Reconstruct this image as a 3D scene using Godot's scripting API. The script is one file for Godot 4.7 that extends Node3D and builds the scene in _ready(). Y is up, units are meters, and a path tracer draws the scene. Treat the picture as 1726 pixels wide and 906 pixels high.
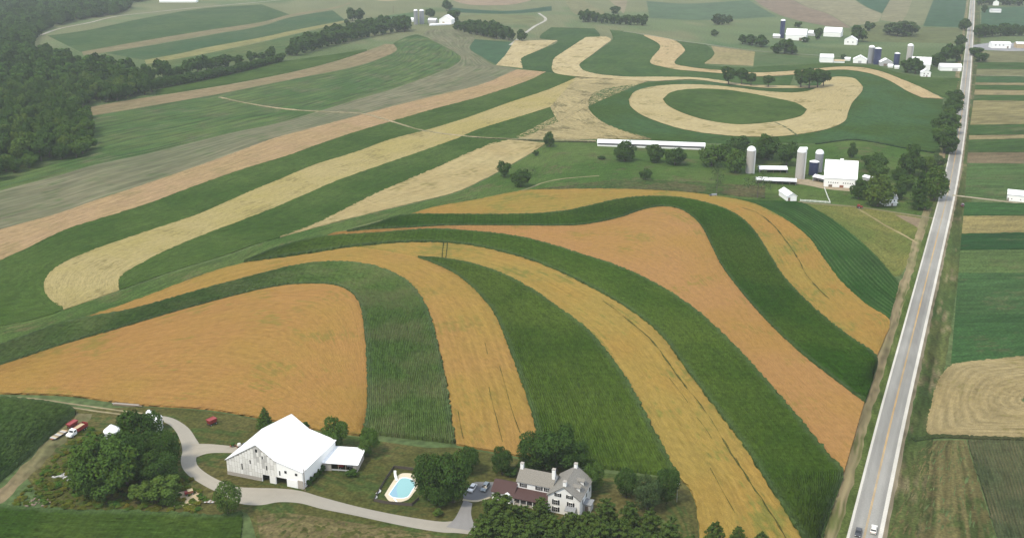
extends Node3D
# Contour-strip farmland seen from a low aircraft. Photo pixels give directions; the ground plane y = 0 gives distances.

const F := 1694.0
const TILT := 0.33685
const CAM_H := 175.0

var rng := RandomNumberGenerator.new()
var n_big := FastNoiseLite.new()
var n_mid := FastNoiseLite.new()
var n_fine := FastNoiseLite.new()
var n_streak := FastNoiseLite.new()
var M := {}
var used := {}

# ---------------------------------------------------------------- helpers
func gp(px: float, py: float, h := 0.0) -> Vector3:
	var x := (px - 863.0) / F
	var y := -(py - 453.0) / F
	var c := cos(TILT)
	var s := sin(TILT)
	var r := Vector3(x, y * c - s, -c - y * s)
	return Vector3(0, CAM_H, 0) + r * ((h - CAM_H) / r.y)

func ppm(p: Vector3) -> float:
	var dz := (p.y - CAM_H) * sin(TILT) + p.z * cos(TILT)
	return F / -dz

func numbered(called: String) -> String:
	if not used.has(called):
		used[called] = 0
		return called
	used[called] += 1
	return "%s_%03d" % [called, used[called]]

func tag(o: Node, label: String, category: String, group := "", kind := "") -> void:
	o.set_meta("label", label)
	o.set_meta("category", category)
	if group != "":
		o.set_meta("group", group)
	if kind != "":
		o.set_meta("kind", kind)

func thing(called: String, label: String, category: String, at: Vector3, turn := 0.0, group := "") -> Node3D:
	var o := Node3D.new()
	o.name = numbered(called)
	add_child(o)
	o.position = at
	o.rotation.y = turn
	tag(o, label, category, group)
	return o

func part(parent: Node, called: String, mesh: Mesh, mat: Material, at := Vector3.ZERO) -> MeshInstance3D:
	var o := MeshInstance3D.new()
	o.mesh = mesh
	o.material_override = mat
	o.name = called
	o.position = at
	parent.add_child(o, true)
	return o

func top(called: String, mesh: Mesh, mat: Material) -> MeshInstance3D:
	var o := MeshInstance3D.new()
	o.mesh = mesh
	o.material_override = mat
	o.name = numbered(called)
	add_child(o)
	return o

func mat(lin: Color, rough := 0.85, metal := 0.0) -> StandardMaterial3D:
	var m := StandardMaterial3D.new()
	m.albedo_color = lin.linear_to_srgb()
	m.roughness = rough
	m.metallic = metal
	m.cull_mode = BaseMaterial3D.CULL_DISABLED
	return m

func grain_tex(seed_: int, freq: float, lo: float, hi: float, size := 512) -> NoiseTexture2D:
	var n := FastNoiseLite.new()
	n.seed = seed_
	n.frequency = freq
	n.fractal_octaves = 4
	var t := NoiseTexture2D.new()
	t.width = size
	t.height = size
	t.seamless = true
	t.noise = n
	var g := Gradient.new()
	g.set_color(0, Color(lo, lo, lo))
	g.set_color(1, Color(hi, hi, hi))
	t.color_ramp = g
	return t

func vmat(tex: Texture2D, tile: float, rough := 0.95) -> StandardMaterial3D:
	var m := StandardMaterial3D.new()
	m.vertex_color_use_as_albedo = true
	m.roughness = rough
	m.metallic_specular = 0.1
	m.albedo_color = Color(0.8, 0.8, 0.8).linear_to_srgb()
	m.cull_mode = BaseMaterial3D.CULL_DISABLED
	if tex:
		m.albedo_texture = tex
		m.uv1_triplanar = true
		m.uv1_world_triplanar = true
		m.uv1_scale = Vector3.ONE / tile
	return m

func arr_mesh(v: PackedVector3Array, c: PackedColorArray, idx: PackedInt32Array) -> ArrayMesh:
	var a := []
	a.resize(Mesh.ARRAY_MAX)
	a[Mesh.ARRAY_VERTEX] = v
	if c.size() > 0:
		a[Mesh.ARRAY_COLOR] = c
	a[Mesh.ARRAY_INDEX] = idx
	var m := ArrayMesh.new()
	m.add_surface_from_arrays(Mesh.PRIMITIVE_TRIANGLES, a)
	return m

# a smooth world polyline through photo points (flat list x, y, x, y ...)
func curve(px: Array, smooth := true) -> PackedVector3Array:
	var p: PackedVector3Array = []
	for i in range(0, px.size(), 2):
		p.append(gp(px[i], px[i + 1]))
	if not smooth or p.size() < 3:
		return p
	var out: PackedVector3Array = []
	for i in p.size() - 1:
		var p0 := p[maxi(i - 1, 0)]
		var p3 := p[mini(i + 2, p.size() - 1)]
		var d := p[i].distance_to(p[i + 1])
		var t1 := (p[i + 1] - p0) * (d / maxf(d + p[i].distance_to(p0), 0.001))
		var t2 := (p3 - p[i]) * (d / maxf(d + p3.distance_to(p[i + 1]), 0.001))
		for k in 6:
			var t := k / 6.0
			var a := t * t * t
			var b := t * t
			out.append(p[i] * (2 * a - 3 * b + 1) + t1 * (a - 2 * b + t) + p[i + 1] * (3 * b - 2 * a) + t2 * (a - b))
	out.append(p[-1])
	return out

func length_of(p: PackedVector3Array) -> float:
	var l := 0.0
	for i in p.size() - 1:
		l += p[i].distance_to(p[i + 1])
	return l

func resample(p: PackedVector3Array, n: int) -> PackedVector3Array:
	var l := length_of(p)
	var out: PackedVector3Array = []
	var i := 0
	var done := 0.0
	for k in n + 1:
		var want := l * k / n
		while i < p.size() - 2 and done + p[i].distance_to(p[i + 1]) < want:
			done += p[i].distance_to(p[i + 1])
			i += 1
		var d := maxf(p[i].distance_to(p[i + 1]), 0.0001)
		out.append(p[i].lerp(p[i + 1], clampf((want - done) / d, 0, 1)))
	return out

func C(r: float, g: float, b: float) -> Color:
	return Color(r, g, b)

func tone(o: Dictionary, um: float, vm: float, p: Vector3) -> Color:
	var a := clampf(0.5 + n_big.get_noise_2d(p.x, p.z) * 1.1 + n_mid.get_noise_2d(p.x, p.z) * 0.55, 0, 1)
	var c: Color = (o.c0 as Color).lerp(o.c1, a)
	if o.has("c2"):
		var q := smoothstep(o.t2, o.t2 + 0.25, n_mid.get_noise_2d(p.x * 0.7 + 900.0, p.z * 0.7) + 0.5 * n_fine.get_noise_2d(p.x, p.z) + 0.5 * n_streak.get_noise_2d(um * 2.0, vm * 0.06))
		c = c.lerp(o.c2, q)
	if o.has("per"):
		var w: float = sin(TAU * (um + n_mid.get_noise_2d(p.x, p.z) * 0.6) / o.per)
		c = c.lerp(o.pc, clampf(w * 2.2 - 0.9, 0, 1) * o.get("pa", 0.5) * clampf(0.9 + n_mid.get_noise_2d(p.x * 0.6, p.z * 0.6) * 1.6, 0.1, 1.0))
	var k: float = 1.0 + n_streak.get_noise_2d(um * o.get("sf", 1.0) * 3.0, vm * 0.10) * o.get("st", 0.2) + n_fine.get_noise_2d(p.x * 1.3, p.z * 1.3) * o.get("gr", 0.2) + rng.randf_range(-1, 1) * o.get("rn", 0.08)
	return Color(c.r * k, c.g * k, c.b * k)

# a strip of land or crop between two edges; rows of the crop run along it
func strip(A: PackedVector3Array, B: PackedVector3Array, o: Dictionary) -> ArrayMesh:
	var s: float = o.get("s", 3.0)
	var la := length_of(A)
	var lb := length_of(B)
	var nv := clampi(int(maxf(la, lb) / (s * o.get("sl", 1.0))), 2, 700)
	var ra := resample(A, nv)
	var rb := resample(B, nv)
	var wmax := 0.0
	for i in nv + 1:
		wmax = maxf(wmax, ra[i].distance_to(rb[i]))
	var rw: float = o.get("rw", 0.0)
	var nu := clampi(int(wmax / s), 1, 200)
	if rw > 0.0:
		nu = clampi(int(wmax / rw) * 2, 2, 260)
	var y0: float = o.get("y", 0.0)
	var h: float = o.get("h", 0.0)
	var hj: float = o.get("hj", 0.0)
	var v: PackedVector3Array = []
	var c: PackedColorArray = []
	var idx: PackedInt32Array = []
	var cols := nu + 1 + (2 if h > 0.0 else 0)
	var jit: float = o.get("j", 0.0)
	for i in nv + 1:
		var across := rb[i] - ra[i]
		var w := across.length()
		var along := (ra[mini(i + 1, nv)] - ra[maxi(i - 1, 0)]).normalized()
		if h > 0.0:
			v.append(ra[i] + Vector3(0, y0, 0))
			c.append(tone(o, 0, i * s, ra[i]))
		for k in nu + 1:
			var t := float(k) / nu
			var p := ra[i] + across * t
			var um := t * wmax if rw == 0.0 else k * 0.5 * rw
			var col := tone(o, um, i * s, p)
			if o.has("ed"):
				var e := minf(t, 1.0 - t) * w
				col = col.lerp(o.ed, clampf(1.25 - e / 2.2 + n_fine.get_noise_2d(p.x, p.z) * 0.5, 0, 1) * 0.6)
			var yy := y0 + h
			if rw > 0.0:
				if k % 2 == 1:
					yy += h * 0.1 * rng.randf_range(-1, 1)
					if o.has("cf"):
						col = col.lerp(o.cf, clampf(0.35 + n_mid.get_noise_2d(p.x, p.z) * 1.5, 0, 1) * rng.randf_range(0.6, 1.0))
					yy -= h * o.get("fd", 0.45)
				else:
					yy += hj * rng.randf_range(-1, 1)
			elif hj > 0.0:
				yy += hj * rng.randf_range(-1, 1)
			if h > 0.0 and (k == 0 or k == nu) and w > 3.0:
				p += across / w * (n_fine.get_noise_2d(p.x * 1.7, p.z * 1.7) * 0.9 + rng.randf_range(-0.25, 0.25))
			if k > 0 and k < nu and jit > 0.0:
				p += along * rng.randf_range(-jit, jit)
				if w > 4.0:
					p += across / w * rng.randf_range(-jit, jit) * 0.4
			v.append(Vector3(p.x, yy, p.z))
			c.append(col)
		if h > 0.0:
			v.append(rb[i] + Vector3(0, y0, 0))
			c.append(tone(o, 0, i * s, rb[i]))
	for i in nv:
		for k in cols - 1:
			var q := i * cols + k
			idx.append_array([q, q + 1, q + cols, q + 1, q + cols + 1, q + cols])
	if h > 0.0:
		for i in [0, nv]:
			for k in range(1, cols - 2):
				var q: int = i * cols + k
				var b := v.size()
				v.append(Vector3(v[q].x, y0, v[q].z))
				v.append(Vector3(v[q + 1].x, y0, v[q + 1].z))
				c.append(c[q])
				c.append(c[q + 1])
				idx.append_array([q, q + 1, b, q + 1, b + 1, b])
	return arr_mesh(v, c, idx)

func field(called: String, label: String, category: String, A: Array, B: Array, o: Dictionary, kind := "stuff") -> MeshInstance3D:
	var m := strip(curve(A, o.get("sm", true)), curve(B, o.get("sm", true)), o)
	var node := top(called, m, M[o.get("m", "crop")])
	tag(node, label, category, "", kind)
	return node

# a path of given width (metres) along photo points
func lane(called: String, label: String, category: String, pts: Array, width: float, o: Dictionary, kind := "structure") -> MeshInstance3D:
	var p := curve(pts)
	var sides := offset(p, -width / 2, width / 2, o.get("wob", 0.0))
	var node := top(called, strip(sides[0], sides[1], o), M[o.get("m", "soil")])
	tag(node, label, category, "", kind)
	return node

func offset(p: PackedVector3Array, a: float, b: float, wob := 0.0) -> Array:
	var q := resample(p, maxi(8, int(length_of(p) / 4.0)))
	var l: PackedVector3Array = []
	var r: PackedVector3Array = []
	for i in q.size():
		var d := (q[mini(i + 1, q.size() - 1)] - q[maxi(i - 1, 0)]).normalized()
		var n := Vector3(-d.z, 0, d.x)
		l.append(q[i] + n * (a + wob * n_fine.get_noise_2d(i * 9.0, a * 7.0)))
		r.append(q[i] + n * (b + wob * n_fine.get_noise_2d(i * 9.0, b * 7.0 + 300.0)))
	return [l, r]

func _ready() -> void:
	rng.seed = 20240611
	setup_view()
	setup_materials()
	build_ground()
	build_near_fields()
	build_left_fields()
	build_far_fields()
	build_right_fields()
	build_roads()
	print("land ", Time.get_ticks_msec())
	make_tree_kinds()
	build_trees()
	print("trees ", Time.get_ticks_msec())
	build_near_farm()
	build_mid_farm()
	build_far_farms()
	build_vehicles()
	print("done ", Time.get_ticks_msec())

func setup_view() -> void:
	var cam := Camera3D.new()
	cam.position = Vector3(0, CAM_H, 0)
	cam.rotation.x = -TILT
	cam.fov = rad_to_deg(2.0 * atan(453.0 / F))
	cam.far = 12000.0
	cam.near = 1.0
	add_child(cam)
	cam.current = true
	var sky := ProceduralSkyMaterial.new()
	sky.sky_top_color = Color(0.67, 0.71, 0.77)
	sky.sky_horizon_color = Color(0.93, 0.95, 0.97)
	sky.sky_curve = 0.25
	sky.ground_bottom_color = Color(0.35, 0.40, 0.30)
	sky.ground_horizon_color = Color(0.85, 0.87, 0.88)
	sky.sun_angle_max = 40.0
	var env := Environment.new()
	env.background_mode = Environment.BG_SKY
	env.sky = Sky.new()
	env.sky.sky_material = sky
	env.tonemap_mode = Environment.TONE_MAPPER_LINEAR
	env.tonemap_exposure = 2.2
	env.sdfgi_enabled = true
	env.ssao_enabled = true
	env.ssil_enabled = true
	env.fog_enabled = true
	env.fog_density = 0.000078
	env.fog_light_color = Color(0.96, 0.985, 1.0)
	var we := WorldEnvironment.new()
	we.environment = env
	add_child(we)
	var sun := DirectionalLight3D.new()
	sun.light_energy = 0.5
	sun.light_angular_distance = 11.0
	sun.light_color = Color(1.0, 0.96, 0.88)
	sun.shadow_enabled = true
	sun.rotation = Vector3(deg_to_rad(-58), deg_to_rad(-48), 0)
	add_child(sun)
	for n in [[n_big, 11, 0.010, 3], [n_mid, 23, 0.035, 3], [n_fine, 37, 0.22, 2], [n_streak, 51, 0.25, 2]]:
		n[0].seed = n[1]
		n[0].noise_type = FastNoiseLite.TYPE_SIMPLEX_SMOOTH
		n[0].frequency = n[2]
		n[0].fractal_octaves = n[3]

func setup_materials() -> void:
	var g1 := grain_tex(3, 0.030, 0.68, 1.0)
	var g2 := grain_tex(8, 0.045, 0.75, 1.0)
	M.crop = vmat(g1, 17.0)
	M.wheat = vmat(g2, 13.0)
	M.soil = vmat(grain_tex(19, 0.06, 0.88, 1.0), 11.0)
	M.gravel = vmat(grain_tex(21, 0.09, 0.965, 1.0), 9.0)
	M.grass = vmat(g1, 23.0)
	M.road = vmat(grain_tex(29, 0.05, 0.90, 1.0), 19.0, 0.9)
	M.ground = vmat(g1, 61.0)

# ---------------------------------------------------------------- land
func build_ground() -> void:
	var v: PackedVector3Array = []
	var c: PackedColorArray = []
	var idx: PackedInt32Array = []
	var xs: Array = []
	for i in range(-90, 91):
		xs.append(signf(i) * (abs(i) * 8.0 + pow(abs(i) / 90.0, 3.0) * 5500.0))
	var zs: Array = []
	for i in 160:
		zs.append(300.0 - i * 12.0 - pow(i / 160.0, 3.0) * 6500.0)
	var cell := FastNoiseLite.new()
	cell.seed = 5
	cell.noise_type = FastNoiseLite.TYPE_CELLULAR
	cell.cellular_return_type = FastNoiseLite.RETURN_CELL_VALUE
	cell.frequency = 0.0028
	for z in zs:
		for x in xs:
			v.append(Vector3(x, 0, z))
			var t := clampf(0.5 + n_big.get_noise_2d(x, z) * 0.9 + n_mid.get_noise_2d(x, z) * 0.4, 0, 1)
			var col := C(0.115, 0.180, 0.068).lerp(C(0.165, 0.215, 0.085), t)
			if z < -1450.0:
				var k := cell.get_noise_2d(x * 0.5, z)
				col = col.lerp([C(0.11, 0.20, 0.09), C(0.20, 0.26, 0.12), C(0.30, 0.29, 0.16), C(0.15, 0.22, 0.09)][int((k + 1.0) * 1.99)], 0.55)
			c.append(col * rng.randf_range(0.92, 1.08))
	var w := xs.size()
	for i in zs.size() - 1:
		for k in w - 1:
			var q := i * w + k
			idx.append_array([q, q + w, q + 1, q + 1, q + w, q + w + 1])
	var o := top("ground", arr_mesh(v, c, idx), M.ground)
	o.set_meta("kind", "structure")
	o.set_meta("label", "open green farmland between and beyond the crop strips")

const CORN := {ed = Color(0.13, 0.20, 0.085), c0 = Color(0.070, 0.138, 0.016), c1 = Color(0.115, 0.186, 0.028), rw = 0.95, s = 1.3, h = 1.7, hj = 0.22, j = 0.3, st = 0.22, gr = 0.30, rn = 0.22, m = "crop"}
const CORN_FAR := {c0 = Color(0.056, 0.112, 0.018), c1 = Color(0.086, 0.145, 0.030), s = 4.0, h = 0.35, hj = 0.12, j = 0.8, st = 0.18, gr = 0.26, rn = 0.16, m = "crop"}
const WHEAT := {c0 = Color(0.40, 0.225, 0.066), c1 = Color(0.37, 0.235, 0.062), c2 = Color(0.31, 0.225, 0.055), t2 = 0.42, s = 0.8, sl = 2.6, h = 0.8, hj = 0.10, j = 0.2, st = 0.12, sf = 0.75, gr = 0.12, rn = 0.10, m = "wheat"}
const YELLOW := {c0 = Color(0.40, 0.255, 0.062), c1 = Color(0.37, 0.265, 0.066), c2 = Color(0.24, 0.22, 0.05), t2 = 0.30, s = 0.8, sl = 2.6, h = 0.8, hj = 0.10, j = 0.2, st = 0.15, sf = 0.75, gr = 0.14, rn = 0.10, m = "wheat"}
const STRAW := {c0 = Color(0.46, 0.37, 0.165), c1 = Color(0.50, 0.41, 0.20), c2 = Color(0.30, 0.25, 0.10), t2 = 0.42, s = 2.6, h = 0.3, hj = 0.1, j = 0.5, st = 0.18, gr = 0.18, rn = 0.08, m = "wheat"}

func mix_in(base: Dictionary, more: Dictionary) -> Dictionary:
	var d := base.duplicate()
	d.merge(more, true)
	return d

# shared edges of the near contour strips, from the inner hill outwards
const E1 := [-120, 655, 0, 618, 100, 585, 200, 556, 300, 526, 400, 499, 470, 484, 530, 480, 570, 484, 597, 500, 610, 530, 616, 580, 619, 640, 618, 700, 612, 731]
const E2 := [-120, 620, 0, 585, 115, 545, 221, 525, 353, 488, 440, 465, 491, 452, 541, 445, 592, 445, 643, 455, 684, 475, 709, 503, 724, 533, 737, 580, 752, 650, 760, 704, 767, 748]
const U3 := [411, 444, 462, 436, 532, 426, 601, 416, 680, 410, 745, 410, 796, 415, 842, 425, 889, 438, 935, 456, 981, 478, 1028, 503, 1081, 538, 1116, 569, 1148, 612, 1174, 648, 1218, 706, 1255, 757, 1301, 829, 1348, 903, 1390, 970]
const U4 := [550, 400, 624, 396, 680, 392, 726, 389, 773, 391, 842, 397, 889, 405, 935, 417, 981, 432, 1028, 447, 1080, 468, 1144, 505, 1185, 536, 1232, 580, 1281, 633, 1339, 700, 1406, 780, 1421, 798]
const U5 := [550, 399, 566, 393, 624, 389, 700, 385, 756, 382, 872, 382, 964, 382, 1000, 378, 1046, 368, 1081, 356, 1111, 350, 1139, 352, 1162, 363, 1181, 381, 1197, 411, 1213, 444, 1232, 472, 1267, 515, 1301, 552, 1348, 596, 1400, 637, 1457, 680]
const U6 := [585, 392, 624, 382, 671, 367, 700, 364, 756, 364, 872, 364, 941, 360, 988, 351, 1040, 339, 1081, 334, 1139, 335, 1185, 343, 1232, 359, 1262, 381, 1280, 404, 1300, 437, 1323, 472, 1358, 509, 1397, 544, 1432, 571, 1477, 604]
const U7 := [686, 364, 733, 350, 802, 338, 872, 324, 906, 321, 1040, 320, 1139, 324, 1197, 330, 1232, 335, 1267, 343, 1301, 358, 1336, 379, 1362, 400, 1390, 439, 1413, 470, 1443, 500, 1466, 519, 1499, 540]

func build_near_fields() -> void:
	field("wheat_field", "broad orange ripe wheat field on the hilltop behind the white barn", "wheat field", E1, [-120, 662, 0, 664, 117, 668, 182, 677, 244, 684, 352, 691, 434, 705, 544, 727, 605, 735], mix_in(WHEAT, {c0 = C(0.425, 0.235, 0.074), c1 = C(0.40, 0.243, 0.064), t2 = 0.42}))
	field("corn_strip", "dark green corn strip with pale soil showing between its rows, ending beside the pool lawn", "corn strip", E2, E1, mix_in(CORN, {cf = C(0.21, 0.20, 0.10), fd = 0.30, c0 = C(0.088, 0.160, 0.034), c1 = C(0.13, 0.20, 0.052)}))
	field("wheat_strip", "orange wheat strip between two corn strips, coming down to the lawn by the parked cars", "wheat strip", [120, 544, 221, 510, 353, 461, 411, 445, 462, 438, 532, 428, 601, 418, 650, 424, 705, 436, 726, 443, 761, 459, 791, 481, 819, 510, 838, 538, 863, 602, 882, 653, 896, 697, 903, 730, 908, 776], [121, 545, 221, 526, 353, 490, 440, 467, 491, 454, 541, 447, 592, 447, 643, 457, 684, 477, 710, 505, 726, 535, 739, 582, 754, 652, 762, 706, 769, 750], mix_in(WHEAT, {c0 = C(0.41, 0.243, 0.072), c1 = C(0.385, 0.25, 0.062), st = 0.16}))
	field("corn_strip", "dark green corn strip widening down to the big trees behind the white house", "corn strip", [705, 436, 750, 439, 800, 449, 854, 468, 893, 489, 935, 517, 981, 551, 1009, 579, 1046, 628, 1072, 671, 1090, 706, 1111, 745, 1130, 782, 1144, 805], [706, 437, 726, 444, 761, 460, 791, 482, 819, 511, 838, 540, 863, 604, 882, 655, 896, 699, 905, 735, 912, 778], CORN)
	field("wheat_strip", "golden yellow wheat strip with a dark broken weed line along one side", "wheat strip", [601, 418, 680, 411, 745, 411, 796, 416, 842, 426, 889, 439, 935, 457, 981, 479, 1028, 504, 1081, 539, 1116, 570, 1148, 613, 1174, 649, 1218, 707, 1255, 758, 1301, 830, 1348, 904, 1388, 970], [602, 419, 650, 425, 705, 435, 750, 438, 800, 448, 854, 467, 893, 488, 935, 516, 981, 550, 1009, 578, 1046, 627, 1073, 671, 1091, 706, 1112, 745, 1131, 782, 1146, 806, 1160, 821, 1171, 845, 1177, 873, 1182, 970], YELLOW)
	field("corn_strip", "long dark green corn strip between the golden wheat strip and the orange wheat hill, reaching the road", "corn strip", [412, 443, 462, 422, 509, 408, 550, 401] + U4.slice(2) + [1407, 845, 1386, 906, 1366, 970], U3, CORN)
	field("wheat_field", "orange wheat hill swelling at its top and tapering to a point at the roadside", "wheat field", U5, U4 + [1423, 797], mix_in(WHEAT, {c0 = C(0.43, 0.240, 0.086), c1 = C(0.41, 0.240, 0.070), t2 = 0.45}))
	field("corn_strip", "deep green corn strip wrapping over the top of the orange wheat hill", "corn strip", U6 + [1473, 638], [586, 392.5] + U5.slice(4) + [1460, 676], mix_in(CORN, {c0 = C(0.044, 0.118, 0.010), c1 = C(0.082, 0.155, 0.018)}))
	field("wheat_strip", "golden wheat strip with a dark wheel track curving through its middle", "wheat strip", U7 + [1490, 576], [688, 364.5, 756, 365, 872, 365, 941, 361, 988, 352, 1040, 340, 1081, 335, 1139, 336, 1185, 344, 1232, 360, 1262, 382, 1280, 405, 1300, 438, 1323, 473, 1358, 510, 1397, 545, 1432, 572, 1477, 605], mix_in(YELLOW, {c0 = C(0.40, 0.235, 0.062), c1 = C(0.35, 0.25, 0.06), t2 = 0.22}))
	field("hay_strip", "dark green mown hay strip with pale swath lines below the white farm", "hay field", [1210, 331, 1267, 337, 1348, 341, 1375, 353, 1400, 367, 1443, 400, 1478, 432, 1506, 465, 1516, 478], [1211, 332, 1267, 344, 1301, 359, 1336, 380, 1362, 401, 1390, 440, 1413, 471, 1443, 501, 1466, 520, 1499, 541], {c0 = C(0.026, 0.085, 0.012), c1 = C(0.045, 0.11, 0.022), s = 0.9, sl = 2.0, h = 0.35, hj = 0.06, st = 0.3, sf = 0.10, gr = 0.2, per = 4.6, pc = C(0.10, 0.17, 0.055), pa = 0.75, m = "crop"})
	field("hay_field", "yellow green meadow corner between the farm lane and the road", "meadow", [1348, 341, 1400, 344, 1450, 349, 1520, 360, 1562, 368], [1349, 343, 1376, 354, 1401, 368, 1444, 401, 1479, 433, 1507, 466, 1520, 462, 1545, 410], {c0 = C(0.15, 0.19, 0.045), c1 = C(0.24, 0.235, 0.065), s = 2.2, y = 0.02, st = 0.3, gr = 0.25, m = "grass"})
	# rough verge and lawns
	field("grass_waterway", "green grass waterway running between the contour strips", "grass", [-120, 590, 0, 549, 44, 541, 106, 522, 194, 493, 300, 456, 370, 435, 430, 414, 471, 400, 509, 390, 578, 372, 648, 355, 700, 343, 767, 326, 816, 304, 837, 293], [-120, 622, 0, 587, 115, 547, 221, 512, 353, 463, 411, 445, 462, 422, 550, 400, 640, 374, 682, 366, 733, 350, 802, 338, 872, 325, 900, 318], {c0 = C(0.075, 0.145, 0.032), c1 = C(0.115, 0.17, 0.045), c2 = C(0.17, 0.17, 0.07), t2 = 0.4, s = 3.0, y = 0.02, st = 0.35, gr = 0.3, m = "grass"})
	lane("farm_track", "pale worn track along the lower edge of the grass waterway", "track", [0, 586, 115, 546, 221, 511, 353, 462, 411, 444, 462, 421, 550, 398, 640, 372, 682, 364], 1.4, {c0 = C(0.24, 0.235, 0.12), c1 = C(0.16, 0.19, 0.075), s = 1.5, y = 0.05, wob = 0.8})
	field("lawn", "brownish mown lawn round the white barn and the house", "lawn", [126, 690, 244, 686, 352, 693, 434, 707, 544, 729, 605, 737, 640, 743, 720, 754, 767, 754, 830, 764, 887, 776, 940, 787, 1020, 797, 1144, 808, 1160, 823, 1170, 845, 1176, 873, 1180, 975], [40, 800, 100, 858, 264, 861, 367, 867, 411, 862, 425, 884, 440, 940, 460, 975, 620, 985, 800, 985, 1000, 985, 1178, 985], {c0 = C(0.115, 0.122, 0.036), c1 = C(0.165, 0.148, 0.054), c2 = C(0.085, 0.125, 0.034), t2 = 0.2, s = 1.3, y = 0.02, st = 0.22, sf = 0.5, gr = 0.3, rn = 0.12, m = "grass"})
	field("pasture", "bright green pasture around the long white poultry house and the silos", "pasture", [818, 304, 837, 293, 895, 260, 920, 241, 960, 238, 1012, 236, 1100, 240, 1200, 244, 1379, 243, 1439, 236, 1485, 242, 1520, 249, 1585, 259], [802, 337, 872, 323, 906, 320, 1040, 319, 1139, 323, 1197, 329, 1232, 334, 1267, 336, 1348, 340, 1400, 343, 1450, 348, 1520, 358, 1566, 366], {c0 = C(0.075, 0.15, 0.028), c1 = C(0.12, 0.185, 0.045), c2 = C(0.14, 0.15, 0.06), t2 = 0.35, s = 3.2, y = 0.03, st = 0.2, gr = 0.3, m = "grass"})
	field("rough_grass", "brown rough grass bank below the pasture", "rough grass", [905, 319, 980, 310, 1040, 304, 1120, 305, 1200, 309, 1290, 314], [906, 320, 980, 319, 1040, 318, 1139, 322, 1197, 327, 1290, 334], {c0 = C(0.095, 0.125, 0.04), c1 = C(0.135, 0.125, 0.055), c2 = C(0.07, 0.12, 0.03), t2 = 0.1, s = 1.6, y = 0.06, hj = 0.2, h = 0.3, gr = 0.5, rn = 0.2, m = "grass"})
	field("corn_field", "dense green corn field beside the dirt lane at the far side of the truck", "corn field", [-90, 665, 0, 673, 60, 679, 117, 689, 127, 697], [-90, 880, 0, 811, 44, 773, 88, 732, 126, 699], mix_in(CORN, {c0 = C(0.068, 0.138, 0.028), c1 = C(0.105, 0.17, 0.044)}))
	field("soybean_field", "leafy green bean field below the weedy bank and the tree clump", "bean field", [-90, 848, 0, 854, 117, 861, 264, 864, 367, 870, 408, 865], [-90, 985, 0, 985, 117, 985, 264, 985, 380, 985, 402, 980], mix_in(CORN, {c0 = C(0.05, 0.105, 0.016), c1 = C(0.085, 0.135, 0.026), h = 0.8}))
	field("mown_field", "tan mown stubble patch below the gravel drive", "stubble field", [432, 869, 480, 864, 600, 881, 700, 897, 760, 908, 800, 930], [446, 960, 520, 960, 600, 965, 660, 970, 720, 975, 780, 980], {c0 = C(0.20, 0.17, 0.075), c1 = C(0.25, 0.20, 0.10), c2 = C(0.11, 0.13, 0.04), t2 = 0.3, s = 1.2, y = 0.04, hj = 0.05, st = 0.3, gr = 0.25, m = "grass"})
	lane("dirt_lane", "bare dirt lane along the edge of the corn field beside the truck", "lane", [144, 697, 112, 727, 88, 748, 60, 776, 25, 812, -20, 850, -60, 880], 6.0, {c0 = C(0.24, 0.19, 0.11), c1 = C(0.17, 0.165, 0.08), c2 = C(0.11, 0.13, 0.05), t2 = 0.35, s = 1.2, y = 0.06, wob = 2.0, st = 0.5, gr = 0.35})
	# dark lines inside the wheat
	for a in [["weed_line", "broken dark green weed line in the golden wheat strip beside the house", [1016, 509, 1060, 543, 1100, 578, 1145, 641, 1195, 704, 1212, 734, 1245, 786, 1275, 831, 1300, 868, 1321, 904, 1350, 960], 0.5], ["wheel_track", "dark curved wheel track through the golden wheat strip below the white farm", [1250, 352, 1275, 360, 1302, 380, 1322, 404, 1345, 438, 1362, 470, 1379, 488, 1398, 506], 0.6], ["wheel_line", "thin dark wheel line in the orange wheat strip by the parked cars", [817, 580, 819, 588, 822, 600], 0.24], ["wheel_line", "thin dark wheel line in the orange wheat strip by the parked cars", [842, 620, 852, 655, 865, 701, 877, 733], 0.24], ["wheel_line", "thin dark wheel line in the orange wheat strip by the parked cars", [824, 655, 828, 676, 838, 712, 847, 748], 0.24], ["wheel_line", "thin dark wheel line in the orange wheat strip by the parked cars", [772, 696, 776, 720, 781, 742], 0.24], ["wheel_line", "thin dark wheel line in the golden wheat strip beside the house", [1197, 792, 1215, 826, 1239, 868], 0.24], ["wheel_line", "thin dark wheel line in the golden wheat strip beside the house", [1174, 706, 1188, 724, 1200, 742], 0.24], ["wheel_line", "thin dark wheel line in the golden wheat strip beside the house", [1128, 640, 1150, 668, 1160, 682], 0.24], ["wheel_line", "thin dark wheel line in the golden wheat strip beside the house", [1240, 775, 1262, 815], 0.24], ["wheel_track", "narrow dark track across the wheat strip joining two corn strips", [748, 409, 746, 424, 745, 438], 0.6], ["wheel_track", "narrow dark track across the wheat strip joining two corn strips", [754, 410, 753, 424, 751, 439], 0.6]]:
		var p := curve(a[2])
		var sides := offset(p, -a[3] / 2, a[3] / 2, 0.6 if a[3] > 0.45 and not a[1].contains("narrow") else 0.15)
		var o := top(a[0], strip(sides[0], sides[1], {c0 = C(0.06, 0.08, 0.02), c1 = C(0.16, 0.14, 0.035), s = 0.9, y = 0.93, hj = 0.03, gr = 0.5, rn = 0.3}), M.crop)
		tag(o, a[1], "track", "lines in the wheat" if a[1].contains("narrow") or a[1].contains("thin") else "", "stuff")

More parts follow.
